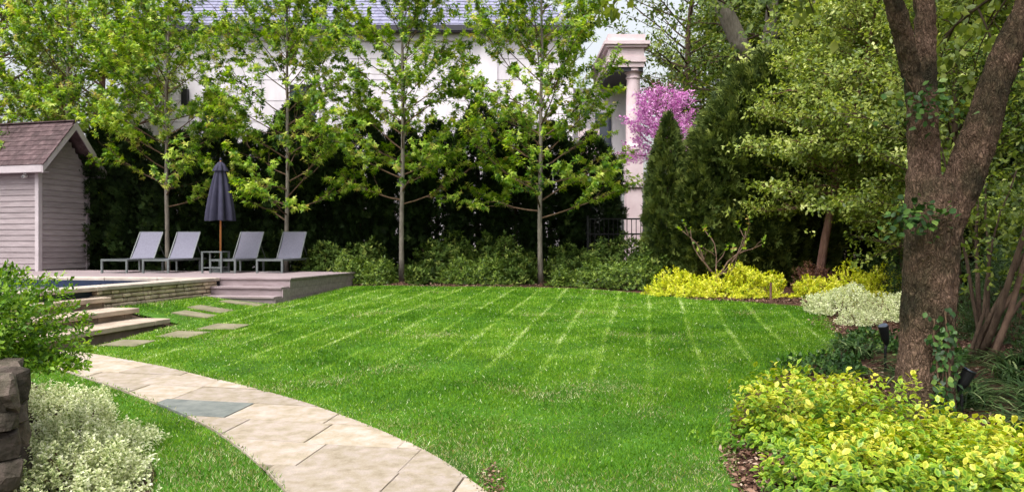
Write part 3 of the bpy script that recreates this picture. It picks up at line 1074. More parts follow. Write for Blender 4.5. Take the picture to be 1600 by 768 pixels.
# ------------------------------------------------------------------ shed
shed = thing('garden_shed', 'mauve clapboard pool shed with a steep brown shingle roof', 'shed', (-11.17, 18.6, DECK), R(-16))
SW, SL, SH = 1.5, 3.3, 2.5
pitch_top = 3.62
MB().span(-SL, -.03, .03, SW - .03, 0, SH).build('wall_core', M['siding'], shed)
g = MB().add([(-.035, .03, SH), (-.035, SW - .03, SH), (-.035, SW / 2, pitch_top - .3), (-.06, .03, SH), (-.06, SW - .03, SH), (-.06, SW / 2, pitch_top - .3)], [(0, 1, 2), (5, 4, 3), (0, 3, 4, 1), (1, 4, 5, 2), (2, 5, 3, 0)])
g.build('gable_core', M['siding'], shed)
bh = .135
rise = (pitch_top - .12 - SH) / (SW / 2)
k = 0
z = .04
while z < pitch_top - .35:
    z1 = z + bh - .008
    if z1 < SH + .02:
        # front boards lap: lower edge stands proud
        MB().add([(-SL, -.004, z), (-.09, -.004, z), (-.09, .012, z1 + .012), (-SL, .012, z1 + .012), (-SL, .03, z), (-.09, .03, z), (-.09, .03, z1 + .012), (-SL, .03, z1 + .012)],
                 [(0, 1, 2, 3), (0, 4, 5, 1), (1, 5, 6, 2), (3, 2, 6, 7), (4, 7, 6, 5), (0, 3, 7, 4)]).build('siding_board', M['siding'], shed)
    y0, y1 = .09, SW - .09
    if z > SH - .1:
        c = (z + bh - SH) / rise + .05
        y0, y1 = max(y0, c), min(y1, SW - c)
    if y1 - y0 > .1:
        MB().add([(.004, y0, z), (.004, y1, z), (-.012, y1, z1 + .012), (-.012, y0, z1 + .012), (-.03, y0, z), (-.03, y1, z), (-.03, y1, z1 + .012), (-.03, y0, z1 + .012)],
                 [(0, 1, 2, 3), (0, 4, 5, 1), (1, 5, 6, 2), (3, 2, 6, 7), (4, 7, 6, 5), (0, 3, 7, 4)]).build('siding_board', M['siding'], shed)
    z += bh
MB().span(-.088, .018, -.02, .088, 0, SH + .02).build('corner_board', M['trim'], shed)
MB().span(-.088, .018, SW - .088, SW + .02, 0, SH + .02).build('corner_board', M['siding'], shed)
EO, GO = .2, .36                                                      # eave and gable overhang
ez = SH - .02
pk = (pitch_top - ez) / (SW / 2 + EO)
roof = MB()
for sgn in (-1, 1):
    ye = SW / 2 + sgn * (SW / 2 + EO)
    roof.add([(-SL - .3, SW / 2, pitch_top), (GO, SW / 2, pitch_top), (GO, ye, ez), (-SL - .3, ye, ez), (-SL - .3, SW / 2, pitch_top - .07), (GO, SW / 2, pitch_top - .07), (GO, ye, ez - .07), (-SL - .3, ye, ez - .07)],
             [(0, 1, 2, 3), (4, 7, 6, 5), (1, 5, 6, 2), (2, 6, 7, 3)] if sgn > 0 else [(3, 2, 1, 0), (5, 6, 7, 4), (2, 6, 5, 1), (3, 7, 6, 2)])
roof = roof.build('roof', M['shingle'], shed)
sl = math.hypot(SW / 2 + EO, pitch_top - ez)
rr = random.Random(8)
shapes = [bevel_box_mesh(1, .2, .02, .003, .01, i) for i in range(6)]
for me in shapes:
    me.materials.append(M['shingle'])
ang = math.atan2(pitch_top - ez, SW / 2 + EO)
nrow = 9
for r_ in range(nrow):
    s = (r_ + .5) * sl / nrow
    x = -SL - .3 if r_ % 2 else -SL - .22
    x = max(x, -2.6)
    while x < GO + .01:
        wd = min(rr.uniform(.12, .26), GO + .02 - x)
        if wd > .05:
            o = link('shingle', rr.choice(shapes), None, roof)
            o.location = (x + wd / 2, -EO + s * math.cos(ang) - .02 * math.sin(ang), ez + s * math.sin(ang) + .02 * math.cos(ang))
            o.rotation_euler = (ang - .07, 0, 0)
            o.scale = (wd * .97, 1, 1)
        x += wd
MB().span(-SL - .3, GO + .02, SW / 2 - .09, SW / 2 + .09, pitch_top + .005, pitch_top + .03).build('ridge_cap', M['shingle'], shed)
MB().span(-SL - .3, GO - .03, -EO - .025, -EO - .001, ez - .17, ez - .005).build('fascia', M['trim'], shed)
MB().span(-SL - .3, GO - .03, SW + EO + .001, SW + EO + .025, ez - .17, ez - .005).build('fascia', M['trim'], shed)
MB().span(-SL, GO - .032, -EO, -.014, ez - .17, ez - .15).build('soffit', M['trim'], shed)
MB().span(.02, GO - .032, SW + .02, SW + EO, ez - .17, ez - .15).build('soffit', M['siding'], shed)
for sgn in (-1, 1):
    ye = SW / 2 + sgn * (SW / 2 + EO + .02)
    MB().add([(GO - .028, SW / 2, pitch_top - .01), (GO - .028, ye, ez - .02), (GO - .028, ye, ez - .19), (GO - .028, SW / 2, pitch_top - .2),
              (GO + .004, SW / 2, pitch_top - .01), (GO + .004, ye, ez - .02), (GO + .004, ye, ez - .19), (GO + .004, SW / 2, pitch_top - .2)],
             [(0, 1, 2, 3), (7, 6, 5, 4), (0, 4, 5, 1), (1, 5, 6, 2), (2, 6, 7, 3)]).build('rake_board', M['trim'], shed)
cm = thing('security_camera', 'small white security camera under the shed eave', 'camera', (0, 0, 0))
cm.location = Vector((-11.17, 18.6, DECK)) + Matrix.Rotation(R(-16), 3, 'Z') @ Vector((-.3, -.1, ez - .26))
MB().lathe([(.03, .06), (.035, .09), (.035, .108)], 12).build('mount', M['white_plastic'], cm)
MB().tube([(0, .06, .02), (0, -.06, 0), (0, -.075, -.002)], [.035, .035, .028], 12).build('housing', M['white_plastic'], cm)
MB().tube([(0, -.0752, -.002), (0, -.08, -.003)], [.022, .02], 12).build('lens', M['black_iron'], cm)

# ------------------------------------------------------------------ neighbour's house
HY = 27.0
house = thing('stone_house', 'large pale stone house with a grey slate roof behind the trees', 'house', (-5, HY, .83))
hx0, hx1 = -13.3 + 5, 2.1 + 5                                     # local
zt = 8.03
MB().span(hx0 + .05, hx1 - .05, .05, 9, 0, zt).build('wall_core', M['stucco'], house)
cz = 0.0
k = 0
while cz < zt - .05:
    ch = min(.72, zt - cz)
    MB().span(hx0, hx1, 0, .2, cz + .012, cz + ch - .012).build('stone_course', M['stucco'], house)
    MB().span(hx0 - .001, hx0 + .2, .2, 9, cz + .012, cz + ch - .012).build('stone_course', M['stucco'], house)
    cz += .72
MB().span(hx0 - .08, hx1 + .08, -.1, .0, zt - .22, zt + .02).build('frieze', M['stucco'], house)
MB().span(3.95, 4.5, -.07, -.0005, .02, zt - .23).build('pilaster', M['stucco'], house)
gt = MB().span(hx0 - .4, hx1 + .4, -.42, -.1, zt + .02, zt + .09).span(hx0 - .4, hx1 + .4, -.45, -.421, zt + .03, zt + .22)
gt.build('gutter', M['gutter'], house)
# hip roof of lapped slate courses
rf = MB()
ridge_z = zt + .15 + 4.2
for (a, b) in (((hx0 - .42, -.42), (hx1 + .42, -.42)), ((hx0 - .42, 9.4), (hx0 - .42, -.42)), ((hx1 + .42, -.42), (hx1 + .42, 9.4)), ((hx1 + .42, 9.4), (hx0 - .42, 9.4))):
    pass
lo = [(hx0 - .42, -.42), (hx1 + .42, -.42), (hx1 + .42, 9.4), (hx0 - .42, 9.4)]
hi = [(hx0 + 4.4, 4.4), (hx1 - 4.4, 4.4), (hx1 - 4.4, 4.6), (hx0 + 4.4, 4.6)]
rf.add([(x, y, zt + .12) for x, y in lo] + [(x, y, ridge_z) for x, y in hi], [(0, 1, 5, 4), (1, 2, 6, 5), (2, 3, 7, 6), (3, 0, 4, 7), (4, 5, 6, 7), (3, 2, 1, 0)])
rfo = rf.build('roof', M['slate'], house)
sm = MB()
rr = random.Random(3)
nr = 26
for r_ in range(nr):
    q0, q1 = r_ / nr, (r_ + 1.18) / nr
    ya, yb = -.42 + 4.82 * q0, -.42 + 4.82 * q1
    za, zb = zt + .12 + (ridge_z - zt - .12) * q0 + .05, zt + .12 + (ridge_z - zt - .12) * min(q1, 1) + .012
    xa, xb = hx0 - .42 + 4.82 * q0, hx1 + .42 - 4.82 * q0
    x = xa - rr.uniform(0, .15)
    while x < xb:
        wd = rr.uniform(.24, .34)
        dz = rr.uniform(-.006, .008)
        p0, p1 = max(x, xa), min(x + wd - .012, xb)
        if p1 > p0:
            sm.add([(p0, ya, za + dz), (p1, ya, za + dz), (p1, yb, zb + dz), (p0, yb, zb + dz), (p0, ya + .01, za + dz - .04), (p1, ya + .01, za + dz - .04)], [(0, 1, 2, 3), (4, 5, 1, 0)])
        x += wd
tag(sm.build('slate_shingles', M['slate'], rfo), kind='stuff')


def house_window(x0, x1, z0, z1, dark=True):
    w_ = MB().span(x0 - .12, x0, -.1, -.002, z0 - .1, z1 + .12).span(x1, x1 + .12, -.1, -.002, z0 - .1, z1 + .12).span(x0, x1, -.1, -.002, z1, z1 + .12).build('window', M['stucco'], house)
    MB().span(x0 - .2, x1 + .2, -.18, -.002, z0 - .2, z0 - .1).build('sill', M['stucco'], w_)
    MB().span(x0, x1, -.03, -.004, z0 - .1, z1).build('pane', M['glass'], w_)
    MB().span((x0 + x1) / 2 - .03, (x0 + x1) / 2 + .03, -.06, -.031, z0 - .1, z1).span(x0, (x0 + x1) / 2 - .03, -.06, -.031, (z0 + z1) / 2 - .02, (z0 + z1) / 2 + .02).span((x0 + x1) / 2 + .03, x1, -.06, -.031, (z0 + z1) / 2 - .02, (z0 + z1) / 2 + .02).build('window_bars', M['gutter'], w_)


house_window(-5.55, -4.8, 3.6, 6.05)
house_window(-2.6, -1.7, 3.6, 6.3)
house_window(-5.6, -4.7, .6, 2.6)
MB().span(-6.25, -6.05, -.2, -.002, 5.6, 6.15).build('wall_lantern', M['black_iron'], house)

# two-storey portico at the right end
pt = thing('portico', 'pale pink limestone portico column with cornice at the right end of the house', 'portico', (4.0, 26.0, .83))
MB().span(-.85, .3, -.36, 4.5, 6.95, 7.25).build('entablature', M['limestone'], pt)
for z0, z1, e in ((6.62, 6.78, .0), (6.78, 6.95, .05), (7.25, 7.33, .1), (7.33, 7.44, .17), (7.44, 7.68, .03)):
    MB().span(-.85 - e, .3 + e, -.36 - e, 4.5, z0 + .002, z1).build('moulding', M['limestone'], pt)
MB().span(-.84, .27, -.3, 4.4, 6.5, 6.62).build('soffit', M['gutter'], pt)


def column(z0, z1, r_, name='column'):
    prof = [(r_ * 1.35, z0), (r_ * 1.35, z0 + .1), (r_ * 1.2, z0 + .14), (r_ * 1.05, z0 + .2), (r_ * 1.0, z0 + .26)]
    n = 8
    for i in range(n + 1):
        q = i / n
        prof.append((r_ * (1 - .14 * q * q), z0 + .28 + (z1 - z0 - .62) * q))
    prof += [(r_ * .98, z1 - .32), (r_ * .98, z1 - .27), (r_ * .87, z1 - .25), (r_ * .9, z1 - .18), (r_ * 1.15, z1 - .12), (r_ * 1.3, z1 - .1), (r_ * 1.3, z1)]
    return MB().lathe(prof, 28).build(name, M['limestone'], pt)


column(3.95, 6.62, .25)
MB().span(-.28, .28, -.28, .28, 2.85, 3.95).build('pedestal', M['limestone'], pt)
MB().span(-.32, .32, -.32, .32, 2.72, 2.85).build('pillar_cap', M['limestone'], pt)
MB().span(-.26, .26, -.26, .26, .0, 2.72).build('pillar', M['limestone'], pt)
MB().span(-2.4, .2, 2.5, 2.7, 2.9, 6.49).build('back_wall', M['stucco'], pt)
MB().span(-1.75, -1.05, .6, .75, 3.6, 4.75).build('shutter_panel', M['limestone'], pt)
MB().span(-1.0, -.42, 2.44, 2.499, 3.1, 5.6).build('window_pane', M['glass'], pt)

# ------------------------------------------------------------------ iron fence
fence = thing('iron_fence', 'black iron picket fence along the back hedge', 'fence', (0, 19.75, .825))
fx0, fx1 = 1.9, 9.4
for z_ in (.12, 1.12, 1.5):
    MB().span(fx0, fx1, -.016, .016, z_ - .018, z_ + .018).build('rail', M['black_iron'], fence)
pm = MB().span(-.009, .009, -.009, .009, .02, 1.48).mesh('picket')
pm.materials.append(M['black_iron'])
x = fx0 + .06
while x < fx1:
    o = link('picket', pm, None, fence)
    o.location = (x, 0, 0)
    o.scale = (1, 1, 1)
    x += .115
for x in np.arange(fx0, fx1 + .1, 2.2):
    MB().span(x - .03, x + .03, -.03, .03, -.05, 1.58).build('post', M['black_iron'], fence)

# ------------------------------------------------------------------ vegetation: trees
def copy_tree(src, x, y, rz, sc, label, group=None):
    r = src.copy()
    C.objects.link(r)
    r.location = (x, y, zg1(x, y) - .03)
    r.rotation_euler = (0, 0, rz)
    r.scale = (sc, sc, sc)
    tag(r, label, 'tree', group)
    for ch in src.children:
        c = ch.copy()
        C.objects.link(c)
        c.parent = r
    return r


def maple(x, y, H, seed, label, R_=1.55, cb=1.75, dens_=1.0, r0=.06):
    rng = np.random.default_rng(seed)
    t = thing('maple_tree', label, 'tree', (x, y, zg1(x, y) - .02), 0, 'row of young maples')
    prof = lambda q: (.8 + .35 * math.sin(math.pi * min(q * 1.1 + .15, 1))) * (1 - .4 * q ** 2.5)
    tr, lb, P, D = grow(rng, H, r0, cb, R_, prof, int(50 * dens_), .2, 1.1, 7, bend=.55, wob=.07, astep=.17, trunk_wob=.015)
    tr.build('trunk', M['bark_maple'], t, smooth=True)
    lb.build('branches', M['twig'], t)
    # leaves sit in tufts: some twig ends carry many, others none
    P, D = P[(t_ := rng.random(len(P)) < .7)], D[t_]
    P, D = np.concatenate([P] + [P + rng.normal(0, .055, P.shape) for _ in range(3)]), np.concatenate([D] * 4)
    keep = rng.random(len(P)) < .9
    P, D = P[keep], D[keep]
    D = norm(D + rng.normal(0, .35, D.shape))
    shoot = np.clip(rng.normal(.5, .22, len(P)) + .05 * np.sin(P @ np.array([2.1, 1.3, 2.9])), 0, 1)
    pos, fw, up, sz, idx = shoots(rng, P, D, 8, .12, .1, 1.35, .8, .45, droop=.35, upz=1.2)
    tone = np.clip(shoot[idx] + rng.normal(0, .1, len(idx)), 0, .97)
    link('crown', leaf_mesh('crown', pos, fw, up, sz, STAR4, tone), M['maple'], t)
    return t


m1 = maple(-8.55, 19.6, 9.6, 21, 'young maple behind the loungers nearest the shed', 1.85, dens_=1.15)
maple(-2.58, 18.45, 9.6, 23, 'young maple with pale trunk just right of the deck end', 1.85, dens_=1.1)
m4 = maple(.66, 18.1, 9.6, 24, 'rightmost young maple of the row, beside the portico column', 2.25, cb=1.45, dens_=1.15)
copy_tree(m4, -5.5, 19.2, 2.2, .96, 'young maple behind the rightmost lounger, just right of the umbrella', 'row of young maples')
copy_tree(m1, -11.9, 21.2, 1.3, 1.12, 'yellow-green maple rising behind the shed roof', 'row of young maples')


def big_tree(x, y, H, r0, seed, name, label, RR, cb, nprim, leaf, tmpl, m, bark='bark_dark', nsec=7, m_leaf=6, lean=(0, 0), e0=.1, e1=.9, astep=.3, keep_=.9, tw=.08, z=None, tonemid=.5, shoot_len=None, group=None, bend=.4, rep_=1, spread=.2, wide=1.0):
    rng = np.random.default_rng(seed)
    t = thing(name, label, 'tree', (x, y, zg1(x, y) - .03 if z is None else z), 0, group)
    prof = lambda q: (.75 + .35 * math.sin(math.pi * min(q * 1.1 + .1, 1))) * (1 - .6 * q ** 2.4)
    tr, lb, P, D = grow(rng, H, r0, cb, RR, prof, nprim, e0, e1, nsec, bend=bend, wob=.08, lean=lean, trunk_wob=tw, astep=astep, trunk_sides=14)
    tr.build('trunk', M[bark], t, smooth=True)
    lb.build('branches', M[bark], t)
    if rep_ > 1:
        P, D = np.concatenate([P] + [P + rng.normal(0, spread, P.shape) * np.array([1, 1, .3]) for _ in range(rep_ - 1)]), np.concatenate([D] * rep_)
    k = rng.random(len(P)) < keep_
    P, D = P[k], norm(D[k] + rng.normal(0, .4, D[k].shape))
    shoot = np.clip(rng.normal(tonemid, .22, len(P)), 0, 1)
    pos, fw, up, sz, idx = shoots(rng, P, D, m_leaf, shoot_len or leaf * 1.3, leaf, 1.35, .8, .5, droop=.15, upz=1.3)
    pos = pos + rng.normal(0, leaf * .45, pos.shape)
    tone = np.clip(shoot[idx] + rng.normal(0, .12, len(idx)), 0, 1)
    link('crown', leaf_mesh('crown', pos, fw, up, sz, tmpl, tone, wide), M[m], t)
    return t


bg = 'tall trees beyond the garden'




lt = big_tree(-16.5, 24.5, 12, .2, 31, 'background_tree', 'tall tree behind the shed at the left edge of the picture', 3.0, 1.5, 60, .13, STAR4, 'maple_bg', 'bark_red', nsec=8, group=bg, rep_=2, keep_=1.0, astep=.24)
copy_tree(lt, -13.3, 25.4, 2.1, .92, 'brown trunked tree between the shed roof and the house corner', bg)
big_tree(6.2, 31, 15, .2, 33, 'background_tree', 'slender sparse tree against white sky right of the portico', 3.6, 4.5, 44, .2, OVAL2, 'maple_bg', nsec=6, keep_=.75, lean=(1.2, 0), group=bg, tonemid=.35)
rt = big_tree(13.5, 30, 16, .33, 35, 'background_tree', 'leafy tall tree behind the beech on the right', 4.8, 1.5, 80, .16, OVAL2, 'maple_bg', nsec=9, group=bg, rep_=3, keep_=1.0, spread=.3, wide=1.4)
copy_tree(rt, 19.0, 27, 1.9, .95, 'tall leafy tree behind the near trunk at the right edge', bg)
copy_tree(rt, 15.2, 23, 4.0, .8, 'leafy tree showing between the limbs of the near tree', bg)
copy_tree(rt, 10.2, 36, 3.1, .85, 'distant leafy tree filling the sky above the conifers', bg)
copy_tree(rt, 10.6, 27.5, 5.2, .8, 'leafy tree right of the forked bare trunk', bg)
big_tree(9.4, 20.5, 9, .14, 38, 'beech_tree', 'light green beech beyond the fence above the dark conifers', 3.0, 1.6, 66, .15, OVAL2, 'beech', rep_=2, bend=.15, nsec=8, astep=.2, m_leaf=7, group='beeches at the right')
b1 = big_tree(6.25, 16.3, 7.0, .095, 39, 'beech_tree', 'light green beech with leaning reddish trunk above the yellow shrubs', 1.8, 1.75, 66, .1, OVAL2, 'beech', 'bark_red', rep_=3, bend=.15, nsec=9, lean=(1.3, -.6), astep=.15, m_leaf=7, e0=-.05, e1=.8, tw=.03, group='beeches at the right')
big_tree(7.6, 13.4, 6.5, .08, 40, 'beech_tree', 'light green beech half hidden directly behind the near trunk', 2.2, .9, 60, .09, OVAL2, 'beech', rep_=2, bend=.15, nsec=9, astep=.15, m_leaf=7, e0=-.05, tw=.03, group='beeches at the right', tonemid=.42)
copy_tree(b1, 7.9, 15.7, 2.5, .72, 'small light green beech filling the dark gap right of the leaning trunk', 'beeches at the right')
big_tree(9.3, 12.0, 7.0, .1, 41, 'understory_tree', 'dark-leaved small tree right of the near trunk', 2.4, .8, 60, .1, OVAL2, 'maple_bg', rep_=2, bend=.15, nsec=9, astep=.17, m_leaf=7, e0=-.05, tonemid=.3)

# forked big trunk in the distance
rng = np.random.default_rng(50)
ft = thing('forked_tree', 'thick forked bare trunk rising above the conifers into pale sky', 'tree', (7.5, 25, .8), 0, bg)
mb = MB()
mb.tube([(0, 0, -.1), (0, 0, 3), (.15, 0, 5.6), (.1, 0, 6.6)], [.48, .42, .38, .36], 14)
mb.tube([(.1, 0, 6.4), (-.35, 0, 7.4), (-.9, 0, 8.6), (-1.5, .2, 11), (-1.9, .3, 14)], [.33, .29, .25, .18, .06], 12)
mb.tube([(.2, 0, 6.3), (.6, 0, 7.2), (.8, .1, 8.6), (1.1, .2, 11), (1.5, .2, 14)], [.26, .2, .17, .12, .05], 12)
mb.tube([(.62, 0, 7.3), (1.5, .1, 8.1), (2.6, .2, 8.9)], [.14, .1, .04], 8)
mb.build('trunk', M['bark_maple'], ft, smooth=True)
P, D = [], []
lb = MB()
for i in range(70):
    s = rng.choice([0, 1])
    q = rng.random()
    p = np.array([(.1 - 2.0 * q) if s == 0 else (.5 + 1.0 * q), .1, 6.8 + 7 * q]) if i > 18 else np.array([rng.uniform(-.3, .3), 0, rng.uniform(2.5, 6)])
    az = rng.uniform(0, 6.283)
    d = np.array([math.cos(az), math.sin(az), rng.uniform(-.1, .6)])
    pr = curve_pts(p, d, rng.uniform(1.6, 3.6), 7, -.1, .1, rng)
    lb.tube(pr, np.linspace(.04, .006, 7), 5, cap=False)
    for a in np.linspace(1.5, 5.9, 12):
        j = int(a)
        for _ in range(2):
            P.append(pr[j] + (pr[j + 1] - pr[j]) * (a - j) + rng.normal(0, .3, 3))
            D.append(pr[j + 1] - pr[j])
lb.build('branches', M['bark_dark'], ft)
P, D = np.array(P), norm(np.array(D))
pos, fw, up, sz, idx = shoots(rng, P, D, 6, .3, .2, 1.35, .8, .6, droop=.25, upz=.8)
link('crown', leaf_mesh('crown', pos, fw, up, sz, OVAL2, np.clip(rng.normal(.45, .2, len(pos)), 0, 1)), M['maple_bg'], ft)


# arborvitae: a few grown shapes, copied along the hedge
def arb_mesh(seed, H, R_, n, size, taper=.42):
    rng = np.random.default_rng(seed)
    q = rng.random(n * 2) ** 1.05
    prof = np.minimum(1, ((1 - q) / taper)) ** .72 * (.82 + .18 * np.minimum(1, q / .15))
    ok = rng.random(n * 2) < prof * .95 + .08
    q, prof = q[ok][:n], prof[ok][:n]
    n = len(q)
    az = rng.uniform(0, 6.283, n)
    dirs = np.c_[np.cos(az), np.sin(az), q * 3.2]
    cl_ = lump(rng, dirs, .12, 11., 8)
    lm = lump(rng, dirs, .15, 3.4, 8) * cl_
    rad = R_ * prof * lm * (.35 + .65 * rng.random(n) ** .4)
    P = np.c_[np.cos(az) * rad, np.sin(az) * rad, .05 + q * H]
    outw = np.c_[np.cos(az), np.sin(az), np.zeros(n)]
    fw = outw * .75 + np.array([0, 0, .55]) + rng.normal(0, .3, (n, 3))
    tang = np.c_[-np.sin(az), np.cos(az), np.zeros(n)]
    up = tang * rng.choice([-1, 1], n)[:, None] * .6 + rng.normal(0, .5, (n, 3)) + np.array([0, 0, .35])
    tone = np.clip(rng.normal(.45, .17, n) + 1.2 * (cl_ - 1), 0, 1)  # light and shade in the colour: clumps standing out lighter, hollows darker
    return leaf_mesh('crown', P, fw, up, rng.uniform(.7, 1.35, n) * size, FAN, tone, 1.15)


def arb_trunk(H):
    rng = np.random.default_rng(int(H * 100))
    mb = MB().tube([(0, 0, -.1), (.02, 0, H * .5), (0, 0, H * .93)], [.07, .05, .01], 7)
    for i in range(26):
        a, z_ = rng.uniform(0, 6.283), H * (.05 + .8 * i / 26)
        mb.tube([(0, 0, z_), (.3 * math.cos(a), .3 * math.sin(a), z_ + .25)], [.015, .005], 4, cap=False)
    return mb.mesh('trunk')


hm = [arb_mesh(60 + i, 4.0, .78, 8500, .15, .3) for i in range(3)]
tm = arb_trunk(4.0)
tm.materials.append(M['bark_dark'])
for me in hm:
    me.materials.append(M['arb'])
rr = random.Random(12)
ordn = ['first', 'second', 'third', 'fourth', 'fifth', 'sixth', 'seventh', 'eighth', 'ninth', 'tenth', 'eleventh', 'twelfth', 'thirteenth', 'fourteenth', 'fifteenth', 'sixteenth']
hx = np.linspace(-12.6, 2.0, 16)
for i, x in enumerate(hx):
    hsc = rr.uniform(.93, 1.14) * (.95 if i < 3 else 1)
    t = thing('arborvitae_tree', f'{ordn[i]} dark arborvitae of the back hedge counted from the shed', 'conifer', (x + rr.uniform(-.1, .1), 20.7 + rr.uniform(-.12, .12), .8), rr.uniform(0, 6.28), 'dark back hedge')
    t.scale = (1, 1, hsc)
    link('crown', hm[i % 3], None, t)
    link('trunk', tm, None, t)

specs = [(3.55, 17.9, 3.8, .68, 'olive arborvitae, pointed, nearest the portico column'), (4.12, 17.55, 3.0, .78, 'shorter olive arborvitae below the right half of the pink redbud'),
         (4.75, 17.8, 4.1, .95, 'tall olive arborvitae directly behind the bare pruned tree'), (5.3, 18.0, 4.9, 1.1, 'taller olive arborvitae right of the bare pruned tree'),
         (5.85, 18.1, 5.3, 1.2, 'tall olive arborvitae left of the leaning reddish trunk'), (6.7, 18.6, 5.4, 1.2, 'olive arborvitae behind the leaning reddish trunk')]
om = [arb_mesh(80 + i, 4.5, .72, 8500, .18, (.42, .24)[i]) for i in range(2)]
for me in om:
    me.materials.append(M['arb_olive'])
tm2 = arb_trunk(4.5)
tm2.materials.append(M['bark_dark'])
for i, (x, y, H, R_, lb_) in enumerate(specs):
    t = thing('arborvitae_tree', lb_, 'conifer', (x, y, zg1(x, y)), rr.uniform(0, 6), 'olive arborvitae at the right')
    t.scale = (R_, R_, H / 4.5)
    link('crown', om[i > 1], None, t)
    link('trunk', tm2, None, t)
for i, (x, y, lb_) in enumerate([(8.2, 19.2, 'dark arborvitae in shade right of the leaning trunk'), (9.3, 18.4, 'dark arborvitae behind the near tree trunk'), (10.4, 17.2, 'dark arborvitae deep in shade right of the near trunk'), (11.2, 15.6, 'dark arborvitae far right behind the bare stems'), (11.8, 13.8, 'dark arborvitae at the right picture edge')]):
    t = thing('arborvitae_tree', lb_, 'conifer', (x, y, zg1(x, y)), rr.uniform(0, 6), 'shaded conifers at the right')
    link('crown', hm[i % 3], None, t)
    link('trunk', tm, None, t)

# redbud in bloom
rng = np.random.default_rng(90)
t = thing('redbud_tree', 'pink blossoming redbud between the portico and the conifers', 'tree', (3.85, 21.2, .8))
tr, lb, P, D = grow(rng, 4.7, .08, 3.0, 1.4, lambda q: 1.0 - .25 * q, 34, .2, 1.0, 7, bend=.5, wob=.1, astep=.1)
tr.build('trunk', M['bark_dark'], t, smooth=True)
lb.build('branches', M['twig'], t)
P = P[(P[:, 2] > 3.0) & (P[:, 2] < 5.0)]
pos = np.repeat(P, 9, axis=0) + rng.normal(0, .045, (len(P) * 9, 3))
n = len(pos)
link('blossom', leaf_mesh('blossom', pos, rng.normal(0, 1, (n, 3)), rng.normal(0, 1, (n, 3)), rng.uniform(.035, .075, n), OVAL2, rng.random(n), 1.6), M['redbud'], t)

# pruned bare little tree among the yellow shrubs
t = thing('bare_tree', 'small pruned tree with bare crooked branches among yellow shrubs', 'tree', (4.0, 15.4, zg1(4, 15.4) - .03))
rng = np.random.default_rng(95)
br = MB()
tp = []
for (az, el, L, r_) in ((3.0, .3, 1.15, .03), (2.6, .75, 1.1, .026), (.1, .35, 1.1, .03), (.4, .85, 1.15, .028), (1.6, 1.1, .85, .022), (-1.0, .5, .8, .02)):
    d = np.array([math.cos(az) * math.cos(el), math.sin(az) * math.cos(el), math.sin(el)])
    pr = curve_pts((0, 0, .42), d, L, 7, .7, .24, rng)
    br.tube(pr, np.linspace(r_ * .75, .008, 7), 7)
    for j in (2, 3, 5):
        for sgn in (-1, 1):
            if rng.random() < .5:
                dd = norm((pr[j + 1] - pr[j])[None])[0]
                A = norm(np.cross(dd, [0, 0, 1])[None])[0]
                d2 = dd * .6 + A * sgn * .7 + np.array([0, 0, .35])
                s2 = curve_pts(pr[j], d2, rng.uniform(.25, .55), 5, .4, .15, rng)
                br.tube(s2, np.linspace(.012, .005, 5), 5)
                tp += [(s2[-1], s2[-1] - s2[-2]), (s2[3], s2[-1] - s2[-2])]
    tp.append((pr[-1], pr[-1] - pr[-2]))
MB().tube([(0, 0, -.05), (.01, 0, .2), (0, 0, .46)], [.055, .045, .05], 9).build('trunk', M['bark_red'], t, smooth=True)
br.build('branches', M['twig_light'], t, smooth=True)
P = np.array([a for a, b in tp])
D = norm(np.array([b for a, b in tp]))
pos, fw, up, sz, idx = shoots(rng, P, D, 6, .06, .065, 1.3, .6, .5, droop=.1, upz=.4)
k = (P[idx][:, 2] > .9) & (rng.random(len(idx)) < .8)
link('leaves', leaf_mesh('leaves', pos[k], fw[k], up[k], sz[k], STAR, np.clip(rng.normal(.5, .3, k.sum()), 0, 1)), M['maple'], t)

# ------------------------------------------------------------------ shrubs
def shrub(name, label, x, y, rx, ry, h, n, leaf, m, seed, tmpl=OVAL2, ml=6, slen=None, group=None, shell=.6, amp=.16, tonemid=.5, tonesd=.2, upm=.5, z=None, cat='shrub', wide=1.0, lumps=3.0, open0=1.4, open1=.6, stems=True, young=0.0):
    rng = np.random.default_rng(seed)
    t = thing(name, label, cat, (x, y, zg1(x, y) if z is None else z), 0, group)
    P, N = mound(rng, n, rx, ry, h, shell, amp, k=lumps)
    D = norm(N + np.array([0, 0, upm]) + rng.normal(0, .3, N.shape))
    sl = slen or leaf * 1.6
    pos, fw, up, sz, idx = shoots(rng, P - D * sl * .5, D, ml, sl, leaf, open0, open1, .4)
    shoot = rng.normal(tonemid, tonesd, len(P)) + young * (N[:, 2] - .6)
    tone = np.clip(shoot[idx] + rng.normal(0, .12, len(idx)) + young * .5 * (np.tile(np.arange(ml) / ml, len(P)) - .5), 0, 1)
    pos[:, 2] = np.maximum(pos[:, 2], .01)
    link('foliage', leaf_mesh('foliage', pos, fw, up, sz, tmpl, tone, wide), M[m], t)
    if stems:
        mb = MB()
        for i in range(22):
            d = P[i]
            mb.tube([(d[0] * .12, d[1] * .12, -.02), (d[0] * .55, d[1] * .55, d[2] * .6), tuple(d * .96)], [.012, .008, .003], 5, cap=False)
        mb.build('stems', M['twig'], t)
    return t


